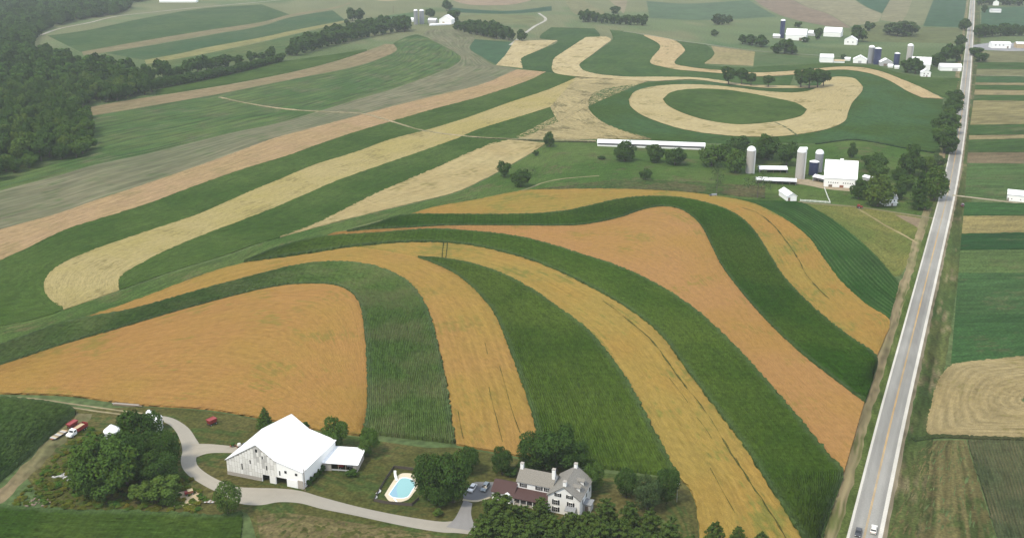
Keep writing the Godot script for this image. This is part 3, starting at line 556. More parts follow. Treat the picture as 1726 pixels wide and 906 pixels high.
func build_roads() -> void:
	var road := curve([1440, 975, 1457, 906, 1503.5, 706, 1535, 580, 1580, 400, 1600, 318, 1611, 262, 1621, 199, 1629, 132, 1634, 80, 1638, 30, 1640, 0, 1643, -40])
	var span := func(called: String, label: String, a: float, b: float, o: Dictionary, kind := "structure") -> void:
		var s := offset(road, a, b, o.get("wob", 0.0))
		var n := top(called, strip(s[0], s[1], o), M[o.get("m", "soil")])
		tag(n, label, "road" if kind == "structure" else "verge", "", kind)
	span.call("verge", "green grass verge along the wheat side of the road", -7.4, -4.4, {c0 = C(0.10, 0.15, 0.035), c1 = C(0.15, 0.18, 0.055), s = 1.0, y = 0.05, gr = 0.4, wob = 0.5, m = "grass"})
	span.call("dirt_lane", "worn tan farm lane beside the road on the wheat side", -11.6, -7.2, {c0 = C(0.27, 0.22, 0.125), c1 = C(0.20, 0.18, 0.09), c2 = C(0.13, 0.14, 0.05), t2 = 0.25, s = 0.9, y = 0.055, st = 0.5, sf = 0.5, gr = 0.35, wob = 1.2})
	span.call("verge", "green grass verge with a worn track on the hay side of the road", 4.4, 15.0, {c0 = C(0.075, 0.12, 0.035), c1 = C(0.12, 0.14, 0.045), c2 = C(0.22, 0.19, 0.10), t2 = 0.28, s = 1.0, y = 0.045, st = 0.5, sf = 0.35, gr = 0.4, wob = 0.8, m = "grass"})
	span.call("gravel_strip", "brown gravel ditch edge beside the hay side of the road", 4.6, 6.2, {c0 = C(0.20, 0.17, 0.11), c1 = C(0.27, 0.23, 0.16), s = 0.8, y = 0.06, gr = 0.5, wob = 0.7})
	span.call("road_shoulder", "pale concrete shoulders under the straight country road", -4.8, 4.95, {c0 = C(0.62, 0.59, 0.52), c1 = C(0.70, 0.67, 0.60), s = 1.6, y = 0.11, gr = 0.08, st = 0.1, m = "road"})
	span.call("road", "straight grey asphalt country road", -4.0, 3.75, {c0 = C(0.305, 0.298, 0.272), c1 = C(0.37, 0.36, 0.33), s = 0.75, sl = 3.0, y = 0.12, st = 0.28, sf = 0.35, gr = 0.08, rn = 0.03, m = "road"})
	span.call("road_marking", "worn double yellow centre line of the country road", -0.28, -0.10, {c0 = C(0.62, 0.36, 0.09), c1 = C(0.52, 0.40, 0.22), s = 1.2, y = 0.126, gr = 0.3, m = "road"})
	span.call("road_marking", "second worn yellow centre line of the country road", 0.06, 0.24, {c0 = C(0.62, 0.36, 0.09), c1 = C(0.52, 0.40, 0.22), s = 1.2, y = 0.126, gr = 0.3, m = "road"})
	# farm drive
	var gravel := {c0 = C(0.36, 0.335, 0.285), c1 = C(0.42, 0.385, 0.32), s = 0.8, y = 0.07, gr = 0.03, st = 0.06, rn = 0.02, sf = 0.3, m = "gravel"}
	lane("farm_track", "left wheel rut of the two rut lane below the orange wheat", "track", [-60, 668, 0, 668.5, 60, 672, 117, 680, 160, 686, 205, 692, 240, 697, 276, 703], 0.9, {c0 = C(0.38, 0.32, 0.20), c1 = C(0.30, 0.26, 0.15), s = 0.8, y = 0.06, wob = 0.25})
	lane("farm_track", "right wheel rut of the two rut lane below the orange wheat", "track", [-60, 673, 0, 673.5, 60, 677.5, 117, 686, 160, 692.5, 205, 698, 240, 703, 276, 708], 0.9, {c0 = C(0.38, 0.32, 0.20), c1 = C(0.30, 0.26, 0.15), s = 0.8, y = 0.06, wob = 0.25})
	field("gravel_drive", "curved gravel farm drive looping past the barn to the house", "driveway", [262, 699, 285, 703, 300, 709, 318, 722, 331, 741, 335, 748, 334, 760, 330, 775, 334, 786, 350, 799, 373, 811, 400, 820, 430, 822, 470, 823, 506, 827, 540, 837, 600, 853, 650, 864, 700, 873, 745, 879, 770, 878, 800, 884], [262, 708, 278, 712, 292, 722, 303, 742, 307, 760, 304, 775, 308, 790, 320, 803, 345, 819, 375, 834, 395, 845, 412, 850, 440, 851, 470, 846, 506, 848, 540, 857, 600, 869, 650, 880, 700, 890, 745, 897, 770, 898, 806, 902], gravel, "structure")
	field("gravel_drive", "gravel spur from the drive to the far side of the barn", "driveway", [322, 748, 350, 748, 385, 751, 410, 755], [326, 772, 350, 764, 385, 763, 410, 764], mix_in(gravel, {y = 0.075, c0 = C(0.38, 0.34, 0.27)}), "structure")
	field("paved_drive", "grey paved spur from the drive up to the parked cars", "driveway", [752, 888, 766, 874, 774, 860, 782, 842], [812, 897, 800, 884, 794, 866, 796, 848], mix_in(gravel, {y = 0.08, c0 = C(0.27, 0.26, 0.25), c1 = C(0.33, 0.32, 0.31)}), "structure")
	field("parking_pad", "dark grey paved parking pad beside the brown roofed garage", "paved lot", [780, 834, 792, 818, 800, 812, 840, 812], [781, 841, 800, 843, 815, 841, 832, 836], mix_in(gravel, {y = 0.09, c0 = C(0.19, 0.19, 0.195), c1 = C(0.23, 0.23, 0.235), sm = false}), "structure")
	lane("kerb", "pale concrete kerb along the lower edge of the parking pad", "kerb", [780, 842, 800, 844.5, 814, 842, 826, 838], 0.8, {c0 = C(0.55, 0.48, 0.35), c1 = C(0.5, 0.44, 0.33), s = 0.8, h = 0.15})

# ---------------------------------------------------------------- trees
var crowns := {}
var trunks := {}

func leaf(v: PackedVector3Array, c: PackedColorArray, idx: PackedInt32Array, p: Vector3, n: Vector3, s: float, col: Color) -> void:
	var a := n.cross(Vector3(rng.randf_range(-1, 1), rng.randf_range(-1, 1), rng.randf_range(-1, 1)))
	if a.length() < 0.01:
		a = n.cross(Vector3.RIGHT)
	a = a.normalized() * s * rng.randf_range(0.7, 1.2)
	var b := n.cross(a).normalized() * s * rng.randf_range(0.5, 0.9)
	var q := v.size()
	v.append_array([p - a, p - b * 0.8 + a * 0.2, p + a, p + b])
	c.append_array([col, col, col, col])
	idx.append_array([q, q + 1, q + 2, q, q + 2, q + 3])

func rdir() -> Vector3:
	var z := rng.randf_range(-1, 1)
	var t := rng.randf_range(0, TAU)
	var r := sqrt(1.0 - z * z)
	return Vector3(r * cos(t), z, r * sin(t))

# a broadleaf crown, 1 high and 1 wide, made of leaf clumps on overlapping lobes
func broadleaf(lobes: int, leaves: int, s: float, low: float, flat := 1.0, sparse := false) -> ArrayMesh:
	var v: PackedVector3Array = []
	var c: PackedColorArray = []
	var idx: PackedInt32Array = []
	var cy := (low + 1.0) / 2.0
	var ry := (1.0 - low) / 2.0
	var ls: Array = []
	var tot := 0.0
	for i in lobes:
		var d := rdir()
		var k := rng.randf_range(0.62, 0.86) if i > 0 else 0.0
		var r := rng.randf_range(0.11, 0.20) if i > 0 else 0.33
		if sparse:
			r *= 0.6
			k *= 1.2
		var p := Vector3(d.x * 0.46 * k, cy + (d.y * flat) * ry * k, d.z * 0.46 * k)
		p.y = clampf(p.y, low + r * 0.6, 1.0 - r * 0.9)
		ls.append([p, r, rng.randf_range(0.66, 1.38), rng.randf_range(-0.06, 0.20)])
		tot += r * r
	for l in ls:
		var n := int(leaves * l[1] * l[1] / tot)
		for k in n:
			var d := rdir()
			if d.y < -0.3 and rng.randf() < 0.5:
				d.y = -d.y
			var bump := 1.0 + 0.16 * sin(d.x * 9.0 + l[2] * 30.0) * sin(d.z * 8.0 + d.y * 7.0)
			var p: Vector3 = l[0] + Vector3(d.x, d.y * 0.9, d.z) * l[1] * bump * rng.randf_range(0.72, 1.06)
			var inside := false
			for m in ls:
				if m != l and p.distance_to(m[0]) < m[1] * 0.66:
					inside = true
					break
			if inside:
				continue
			var t := rng.randf_range(0.65, 1.4)   # every leaf has its own random tone
			leaf(v, c, idx, p, (d + rdir() * 0.75 + Vector3(0, 0.35, 0)).normalized(), s, Color(t * (1.0 + l[3]), t, t * (1.0 - l[3])))
	return arr_mesh(v, c, idx)

# a whorled pine crown, 1 high and 1 wide
func pine(levels: int, leaves_per: int, s: float, slim: float) -> ArrayMesh:
	var v: PackedVector3Array = []
	var c: PackedColorArray = []
	var idx: PackedInt32Array = []
	for i in levels:
		var t := float(i) / levels
		var y := 0.10 + 0.88 * t
		var reach := 0.5 * pow(1.0 - t, slim) * rng.randf_range(0.85, 1.1) + 0.015
		var nb := int(lerpf(11, 4, t))
		var a0 := rng.randf_range(0, TAU)
		for b in nb:
			var a := a0 + TAU * b / nb + rng.randf_range(-0.25, 0.25)
			var r := reach * rng.randf_range(0.65, 1.12)
			var lift := rng.randf_range(-0.02, 0.05)
			var tn := rng.randf_range(0.75, 1.25)
			var w := rng.randf_range(-0.1, 0.14)
			for k in leaves_per:
				var f := sqrt(rng.randf_range(0.05, 1.0))
				var p := Vector3(cos(a) * r * f, y + lift * f * 1.2 - 0.03 * f * (1.0 - t), sin(a) * r * f)
				var side := Vector3(-sin(a), 0, cos(a)) * rng.randf_range(-1, 1) * r * 0.30 * (1.15 - f * 0.6)
				p += side + Vector3(0, rng.randf_range(-0.012, 0.016), 0)
				var q := tn * rng.randf_range(0.7, 1.3)
				leaf(v, c, idx, p, (Vector3(cos(a) * 0.4, 1, sin(a) * 0.4) + rdir() * 0.7).normalized(), s, Color(q * (1.0 + w), q, q * (1.0 - w)))
	return arr_mesh(v, c, idx)

func limb(st: SurfaceTool, a: Vector3, b: Vector3, ra: float, rb: float, n := 7) -> void:
	var d := (b - a).normalized()
	var x := d.cross(Vector3(0.31, 0.2, 0.93)).normalized()
	var y := d.cross(x)
	for i in n:
		var t0 := TAU * i / n
		var t1 := TAU * (i + 1) / n
		var e0 := x * cos(t0) + y * sin(t0)
		var e1 := x * cos(t1) + y * sin(t1)
		for q in [a + e0 * ra, b + e0 * rb, a + e1 * ra, a + e1 * ra, b + e0 * rb, b + e1 * rb]:
			st.add_vertex(q)

func trunk_mesh(top_y: float, r: float, forks: int) -> ArrayMesh:
	var st := SurfaceTool.new()
	st.begin(Mesh.PRIMITIVE_TRIANGLES)
	var fork := Vector3(0.01, top_y * 0.55, 0.0)
	limb(st, Vector3(0, -0.01, 0), Vector3(0, 0.03, 0), r * 1.5, r)
	limb(st, Vector3(0, 0.03, 0), fork, r, r * 0.75)
	limb(st, fork, Vector3(-0.01, top_y, 0.01), r * 0.7, r * 0.15)
	for i in forks:
		var a := TAU * i / forks + 0.4
		limb(st, fork + Vector3(0, i * 0.03, 0), Vector3(cos(a) * 0.28, top_y * rng.randf_range(0.8, 1.0), sin(a) * 0.28), r * 0.45, r * 0.1, 5)
	st.generate_normals()
	return st.commit()

func leaf_mat(lin: Color) -> StandardMaterial3D:
	var m := StandardMaterial3D.new()
	m.albedo_color = lin.linear_to_srgb()
	m.vertex_color_use_as_albedo = true
	m.roughness = 1.0
	m.metallic_specular = 0.02
	m.cull_mode = BaseMaterial3D.CULL_DISABLED
	m.backlight_enabled = true
	m.backlight = Color(0.16, 0.20, 0.06)
	return m

func make_tree_kinds() -> void:
	rng.seed = 77
	crowns.near = [broadleaf(34, 10000, 0.026, 0.03), broadleaf(40, 10000, 0.026, 0.05), broadleaf(30, 9500, 0.027, 0.02), broadleaf(44, 10500, 0.025, 0.04, 0.85)]
	crowns.mid = [broadleaf(24, 3600, 0.042, 0.02), broadleaf(28, 3600, 0.042, 0.04), broadleaf(22, 3400, 0.043, 0.02), broadleaf(30, 3600, 0.040, 0.05, 0.85)]
	crowns.far = [broadleaf(13, 1100, 0.080, 0.0), broadleaf(15, 1100, 0.080, 0.02), broadleaf(12, 1000, 0.082, 0.0), broadleaf(14, 1100, 0.078, 0.03)]
	crowns.wood = []
	for i in 5:
		crowns.wood.append(broadleaf(11 + i, 2600, 0.050, 0.0, 0.7))
	crowns.bush = [broadleaf(14, 3000, 0.05, 0.0), broadleaf(12, 2800, 0.05, 0.0), broadleaf(16, 3000, 0.05, 0.0)]
	crowns.oak = [broadleaf(14, 2600, 0.048, 0.30), broadleaf(12, 2500, 0.050, 0.34), broadleaf(15, 2600, 0.048, 0.26)]
	crowns.sparse = [broadleaf(26, 700, 0.026, 0.2, 1.0, true), broadleaf(24, 650, 0.026, 0.15, 1.0, true)]
	crowns.pine = [pine(13, 80, 0.026, 0.50), pine(14, 76, 0.025, 0.55), pine(12, 84, 0.027, 0.45), pine(15, 76, 0.025, 0.60)]
	crowns.spruce = [pine(22, 34, 0.030, 0.8), pine(20, 36, 0.030, 0.7)]
	trunks.near = trunk_mesh(0.62, 0.030, 5)
	trunks.mid = trunk_mesh(0.62, 0.032, 4)
	trunks.far = trunk_mesh(0.55, 0.035, 3)
	trunks.bush = trunk_mesh(0.5, 0.03, 4)
	trunks.oak = trunk_mesh(0.7, 0.036, 5)
	trunks.sparse = trunk_mesh(0.8, 0.016, 6)
	trunks.pine = trunk_mesh(0.95, 0.022, 0)
	trunks.spruce = trunks.pine
	M.bark = mat(C(0.075, 0.06, 0.045), 0.95)
	M.leaf_dark = leaf_mat(C(0.040, 0.080, 0.017))
	M.leaf_green = leaf_mat(C(0.058, 0.108, 0.021))
	M.leaf_olive = leaf_mat(C(0.072, 0.118, 0.024))
	M.leaf_bright = leaf_mat(C(0.070, 0.120, 0.025))
	M.leaf_pine = leaf_mat(C(0.062, 0.100, 0.022))
	M.leaf_grey = leaf_mat(C(0.056, 0.092, 0.034))

func tree(called: String, label: String, group: String, kind: String, leafm: String, px: float, py: float, wpx: float, hpx: float) -> Node3D:
	var p := gp(px, py)
	var k := ppm(p)
	var w := wpx / k
	var h := hpx / (k * 0.95)
	if kind == "mid" or kind == "far" or kind == "oak":
		w *= 1.12
	var o := thing(called, label, "shrub" if kind == "bush" else "tree", p, rng.randf_range(0, TAU), group)
	var list: Array = crowns[kind]
	var t := part(o, "trunk", trunks[kind], M.bark)
	t.scale = Vector3(w, h, w)
	var c := part(o, "crown", list[rng.randi() % list.size()], M[leafm])
	c.scale = Vector3(w, h, w) * Vector3(rng.randf_range(1.0, 1.08), 1.0, rng.randf_range(0.95, 1.05))
	return o

func grove(called: String, label: String, group: String, kind: String, leafm: String, spots: Array) -> void:
	for s in spots:
		tree(called, label, group, kind, s[4] if s.size() > 4 else leafm, s[0], s[1], s[2], s[3])

func inside(poly: PackedVector2Array, p: Vector2) -> bool:
	return Geometry2D.is_point_in_polygon(p, poly)

func build_trees() -> void:
	rng.seed = 4242
	# yard trees of the near farm, each told apart
	tree("leafy_tree", "big dark leafy tree, broadest of the clump beside the grain bins", "", "near", "leaf_green", 178, 836, 104, 104)
	tree("leafy_tree", "tall dark leafy tree partly hiding the round white grain bin", "", "near", "leaf_dark", 238, 776, 78, 92)
	tree("leafy_tree", "dark leafy tree between the grain bin and the gravel drive", "", "near", "leaf_dark", 279, 790, 58, 68)
	tree("leafy_tree", "round dark tree in the clump directly beside the bend of the drive", "", "near", "leaf_dark", 272, 818, 66, 62)
	tree("leafy_tree", "tall middle tree filling the heart of the clump by the grain bins", "", "near", "leaf_dark", 214, 816, 74, 92)
	tree("leafy_tree", "lower leafy tree on the weedy edge of the clump, towards the dirt lane", "", "near", "leaf_green", 150, 838, 58, 76)
	tree("shrub", "round light green shrub at the foot of the clump near the sand patch", "", "bush", "leaf_olive", 279, 845, 56, 48)
	tree("shrub", "loose green shrub at the foot of the clump in the weeds", "", "bush", "leaf_olive", 243, 846, 46, 36)
	tree("leafy_tree", "small light green tree beside the drive in front of the barn doors", "", "near", "leaf_bright", 385, 868, 46, 62)
	tree("spruce_tree", "dark pointed evergreen behind the roof of the white barn", "", "spruce", "leaf_green", 447, 722, 32, 38)
	tree("leafy_tree", "rounded dark tree behind the low wing of the white barn", "", "near", "leaf_green", 566, 757, 46, 58)
	tree("leafy_tree", "rounded dark tree on the lawn beyond the end of the barn shed", "", "near", "leaf_green", 620, 766, 40, 46)
	tree("shrub", "small dark shrub behind the rear edge of the barn roof", "", "bush", "leaf_dark", 515, 722, 14, 12)
	grove("shrub", "dark shrub in the row along the low eave wall of the white barn", "shrubs along the barn wall", "bush", "leaf_dark", [[520, 818, 12, 10], [526, 812, 12, 11], [532, 806, 12, 11], [537, 800, 12, 11], [543, 794, 13, 12], [548, 789, 13, 11]])
	tree("shrub", "green bush in front of the open barn shed", "", "bush", "leaf_dark", 592, 802, 22, 12)
	tree("leafy_tree", "big dark tree overhanging the pool beside its fence", "", "near", "leaf_dark", 724, 842, 58, 84)
	tree("leafy_tree", "big dark tree between the pool and the parked cars", "", "near", "leaf_dark", 764, 846, 64, 90)
	tree("leafy_tree", "low dark tree at the foot of the two big trees by the pool", "", "near", "leaf_dark", 741, 852, 46, 42)
	tree("leafy_tree", "smaller dark tree behind the parked white car", "", "near", "leaf_dark", 790, 796, 40, 44)
	tree("shrub", "small round bush on the lawn below the pool trees", "", "bush", "leaf_olive", 739, 869, 18, 13)
	tree("leafy_tree", "small rounded tree on the lawn between the garage and the wheat", "", "near", "leaf_dark", 846, 800, 36, 50)
	tree("leafy_tree", "huge spreading dark tree behind the house, largest in the yard", "", "near", "leaf_dark", 938, 792, 82, 78)
	tree("leafy_tree", "dark spreading tree behind the house wing, next to the huge one", "", "near", "leaf_dark", 900, 790, 62, 66)
	tree("leafy_tree", "dark tree behind the house gable on the corn side", "", "near", "leaf_dark", 967, 794, 48, 58)
	tree("leafy_tree", "lighter green tree at the corner of the house", "", "near", "leaf_green", 1000, 828, 36, 52)
	grove("shrub", "dark shrub against the back of the house wing", "shrubs behind the house", "bush", "leaf_dark", [[862, 801, 24, 14], [884, 792, 26, 16], [905, 793, 24, 14]])
	tree("leafy_tree", "dark round tree at the corn edge beside the grey green tree", "", "near", "leaf_dark", 1056, 838, 42, 52)
	tree("leafy_tree", "grey green tree standing between two darker trees on the house lawn", "", "near", "leaf_grey", 1091, 860, 48, 62)
	tree("leafy_tree", "dark tree at the corner of the lawn beside the golden wheat", "", "near", "leaf_dark", 1124, 848, 44, 64)
	grove("pine_tree", "bushy green pine in the row screening the house", "pines screening the house", "pine", "leaf_pine", [[842, 902, 82, 78], [880, 893, 58, 46], [912, 872, 36, 38], [815, 925, 68, 62], [866, 940, 75, 76], [900, 930, 70, 60], [932, 925, 70, 64], [962, 920, 65, 64], [990, 930, 70, 76], [1021, 912, 65, 82], [1042, 945, 70, 80], [1060, 918, 62, 82], [1093, 932, 65, 84], [1127, 945, 62, 80], [1160, 965, 58, 72], [1202, 945, 58, 74], [1241, 950, 55, 72], [1280, 955, 52, 66], [1180, 975, 62, 76], [1106, 965, 62, 76], [975, 965, 75, 84], [925, 968, 75, 80], [850, 925, 70, 70], [1010, 950, 64, 84], [1075, 960, 60, 80], [945, 945, 60, 68], [885, 950, 62, 80], [1145, 980, 54, 76], [1222, 970, 50, 70], [1262, 975, 46, 66]])
	# pasture and farmyard trees
	for a in [[1053, 271, 34, 33, "round dark tree in front of the poultry house, widest spaced from the other two"], [1101, 273, 29, 31, "round dark tree in front of the poultry house, middle one of three"], [1138, 277, 35, 31, "round dark tree in front of the poultry house, closest to the farm trees"], [1088, 303, 20, 19, "small round tree alone in the middle of the pasture"], [850, 298, 23, 28, "dark round tree at the pasture corner touching the straw wedge"], [877, 314, 30, 32, "dark round tree at the pasture corner beside the worn track"], [926, 247, 19, 26, "small tree on the fence line where the dirt track meets the straw"]]:
		tree("leafy_tree", a[4], "", "mid", "leaf_dark", a[0], a[1], a[2], a[3])
	tree("shrub", "small shrub on the fence line below the track", "", "bush", "leaf_dark", 903, 262, 11, 9)
	tree("shrub", "thin grey shrub beside the pair of pasture corner trees", "", "sparse", "leaf_grey", 898, 296, 13, 15)
	tree("shrub", "low dark shrub in the pasture below the poultry house end", "", "bush", "leaf_dark", 1014, 268, 14, 6)
	grove("leafy_tree", "dark tree in the clump behind the concrete silo and the sheds", "trees behind the silos", "mid", "leaf_dark", [[1200, 280, 42, 40, "leaf_green"], [1244, 258, 38, 30], [1292, 268, 44, 42], [1326, 278, 38, 40], [1240, 290, 34, 40, "leaf_green"], [1270, 276, 30, 32], [1222, 270, 30, 28]])
	tree("sparse_tree", "thin see-through tree on the bank below the pasture", "", "sparse", "leaf_grey", 1208, 328, 26, 56)
	tree("sparse_tree", "spreading see-through tree in front of the low white shed", "", "sparse", "leaf_grey", 1277, 333, 54, 48)
	for a in [[1436, 266, 15, 25, "leaf_dark", "narrow dark tree behind the ridge of the big white barn"], [1471, 288, 40, 30, "leaf_dark", "broad dark tree beside the end of the big white barn"], [1479, 299, 30, 28, "leaf_green", "rounded tree in front of the broad dark tree by the barn end"], [1448, 335, 28, 33, "leaf_dark", "round dark tree in front of the barn yard corner"], [1480, 347, 46, 52, "leaf_olive", "large drooping willow beside the small grey white farmhouse"], [1534, 295, 38, 50, "leaf_dark", "tall dark tree standing alone behind the farmhouse garden"], [1515, 303, 24, 22, "leaf_dark", "small dark tree below the tall lone tree"], [1526, 320, 28, 30, "leaf_green", "rounded tree behind the farmhouse roof"], [1513, 336, 24, 32, "leaf_dark", "dark tree touching the farmhouse wall"], [1575, 337, 38, 56, "leaf_green", "tall leafy tree beside the road next to the spruce"], [1562, 293, 28, 32, "leaf_olive", "light green tree between the tall lone tree and the roadside"], [1581, 284, 22, 24, "leaf_grey", "greyish tree by the roadside at the farm entrance"]]:
		tree("leafy_tree", a[5], "", "mid", a[4], a[0], a[1], a[2], a[3])
	tree("spruce_tree", "tall dark spruce on the farmhouse lawn near the road", "", "spruce", "leaf_dark", 1548, 352, 34, 66)
	tree("shrub", "green bush at the foot of the spruce", "", "bush", "leaf_green", 1561, 354, 18, 20)
	grove("leafy_tree", "leafy tree in the row between the big corn field and the road", "roadside tree row", "mid", "leaf_dark", [[1608, 175, 27, 24], [1603, 197, 32, 27], [1594, 224, 40, 34], [1592, 258, 42, 40], [1600, 210, 28, 26, "leaf_green"], [1590, 240, 34, 30, "leaf_green"], [1606, 185, 24, 22]])
	grove("oak_tree", "open trunked tree on the hilltop straw strip", "hilltop trees", "oak", "leaf_dark", [[1228, 143, 26, 30], [1250, 143, 22, 27], [1266, 145, 18, 21], [1295, 147, 21, 19]])
	grove("oak_tree", "open trunked tree in the tight hilltop clump at the straw ring", "hilltop clump at the ring", "oak", "leaf_dark", [[1350, 148, 26, 29], [1364, 149, 30, 32], [1378, 148, 28, 30], [1388, 146, 22, 26]])
	# far trees
	grove("leafy_tree", "hazy tree in the meadow above the snaking straw strip", "far meadow trees", "far", "leaf_grey", [[1209, 41, 20, 18], [1217, 41, 14, 16], [1229, 41, 12, 15], [1205, 61, 12, 11]])
	grove("leafy_tree", "hazy tree in the clump below the far white farmstead", "clump below the far farmstead", "far", "leaf_dark", [[1252, 74, 18, 15], [1268, 76, 22, 17], [1283, 79, 22, 19], [1310, 90, 20, 17], [1322, 90, 26, 24], [1336, 92, 18, 19]])
	grove("leafy_tree", "hazy tree beside the far white farmstead", "trees at the far farmstead", "far", "leaf_dark", [[1447, 70, 28, 26], [1465, 52, 17, 15], [1345, 46, 14, 9], [1379, 66, 16, 18], [1358, 71, 14, 8]])
	grove("leafy_tree", "hazy tree in the broad clump on the olive meadow", "broad far clump", "far", "leaf_grey", [[1500, 58, 24, 17], [1513, 61, 30, 24], [1528, 61, 30, 25], [1538, 58, 20, 20]])
	grove("leafy_tree", "tree among the buildings of the roadside farm with blue silos", "trees at the roadside farm", "far", "leaf_dark", [[1530, 122, 24, 24], [1543, 124, 26, 26], [1421, 100, 10, 9], [1578, 112, 22, 22], [1594, 106, 26, 30], [1612, 104, 22, 28], [1604, 98, 20, 20]])
	grove("leafy_tree", "hazy tree standing at the edge of the far road", "trees along the far road", "far", "leaf_dark", [[1618, 80, 18, 22], [1627, 51, 20, 19], [1645, 94, 22, 14], [1640, 92, 14, 12], [1652, 104, 22, 15], [1660, 103, 14, 13]])
	grove("leafy_tree", "hazy tree in the belt behind the roadside white building", "belt behind the white building", "far", "leaf_dark", [[1650, 63, 20, 22], [1661, 62, 20, 20], [1674, 61, 20, 18], [1687, 60, 22, 20], [1699, 60, 22, 20], [1710, 60, 20, 19], [1722, 60, 16, 16]])
	grove("leafy_tree", "hazy tree in the farthest belt right of the road", "farthest belt right of the road", "far", "leaf_dark", [[1655, 9, 18, 14], [1668, 8, 20, 15], [1690, 8, 20, 15], [1703, 9, 20, 17], [1718, 10, 22, 18], [1659, 21, 10, 13]])
	grove("leafy_tree", "hazy tree in the even row on the far slope", "even tree row on the far slope", "far", "leaf_dark", [[983, 37, 17, 18], [992, 36, 17, 20], [1003, 37, 16, 18], [1014, 39, 15, 15], [1024, 39, 15, 16], [1034, 40, 15, 16], [1044, 41, 15, 16], [1054, 41, 15, 16], [1064, 42, 15, 16], [1074, 42, 15, 17], [1084, 43, 15, 19], [1038, 23, 18, 12]])
	grove("leafy_tree", "hazy tree in the dark wood beside the distant farmstead", "dark wood by the distant farmstead", "far", "leaf_dark", [[772, 51, 16, 15], [782, 54, 18, 17], [794, 57, 20, 21], [804, 59, 20, 23], [815, 61, 22, 26], [826, 63, 22, 27], [837, 65, 22, 27], [848, 66, 20, 25], [858, 68, 18, 22], [880, 69, 16, 19], [790, 47, 18, 14], [805, 50, 18, 16], [822, 53, 18, 16], [840, 57, 18, 16]])
	grove("leafy_tree", "hazy tree among the buildings of the distant farmstead with twin silos", "trees at the distant farmstead", "far", "leaf_dark", [[725, 30, 17, 15], [764, 37, 22, 20], [753, 18, 18, 17], [682, 53, 22, 21]])
	var wood: Array = []
	for i in 15:
		var t := i / 14.0
		wood.append([lerpf(500, 684, t), lerpf(93, 51, t) - 4.0 * sin(t * PI), rng.randf_range(19, 25) * lerpf(1.1, 0.85, t), rng.randf_range(21, 27) * lerpf(1.1, 0.85, t)])
		wood.append([lerpf(508, 680, t), lerpf(84, 44, t) - 3.0 * sin(t * PI), rng.randf_range(18, 24) * lerpf(1.1, 0.85, t), rng.randf_range(19, 26) * lerpf(1.1, 0.85, t)])
	grove("leafy_tree", "hazy tree in the long narrow wood leading to the distant farmstead", "long narrow wood", "far", "leaf_dark", wood)
	grove("leafy_tree", "lone hazy tree pair on the slope above the long narrow wood", "pair above the narrow wood", "far", "leaf_dark", [[594, 35, 20, 21], [605, 34, 18, 20], [584, 40, 8, 8]])
	var hedge: Array = []
	for i in 40:
		var t := i / 39.0
		hedge.append([lerpf(266, 474, t), lerpf(149, 103, t) + 2.5 * sin(t * PI), rng.randf_range(15, 20) * lerpf(1.15, 0.85, t), rng.randf_range(12, 17) * lerpf(1.15, 0.8, t)])
	grove("shrub", "dense dark shrub in the hedgerow joining the two woods", "hedgerow shrubs", "far", "leaf_dark", hedge)
	grove("leafy_tree", "dark tree standing up behind the hedgerow joining the two woods", "hedgerow trees", "far", "leaf_dark", [[275, 133, 30, 32], [290, 131, 20, 18], [304, 128, 20, 17], [318, 125, 22, 22], [333, 122, 25, 26], [348, 119, 25, 25], [363, 115, 22, 18], [380, 112, 24, 21], [400, 107, 18, 14], [424, 103, 17, 16], [440, 101, 16, 13], [456, 99, 18, 20], [492, 93, 20, 16]])
	build_woodland()

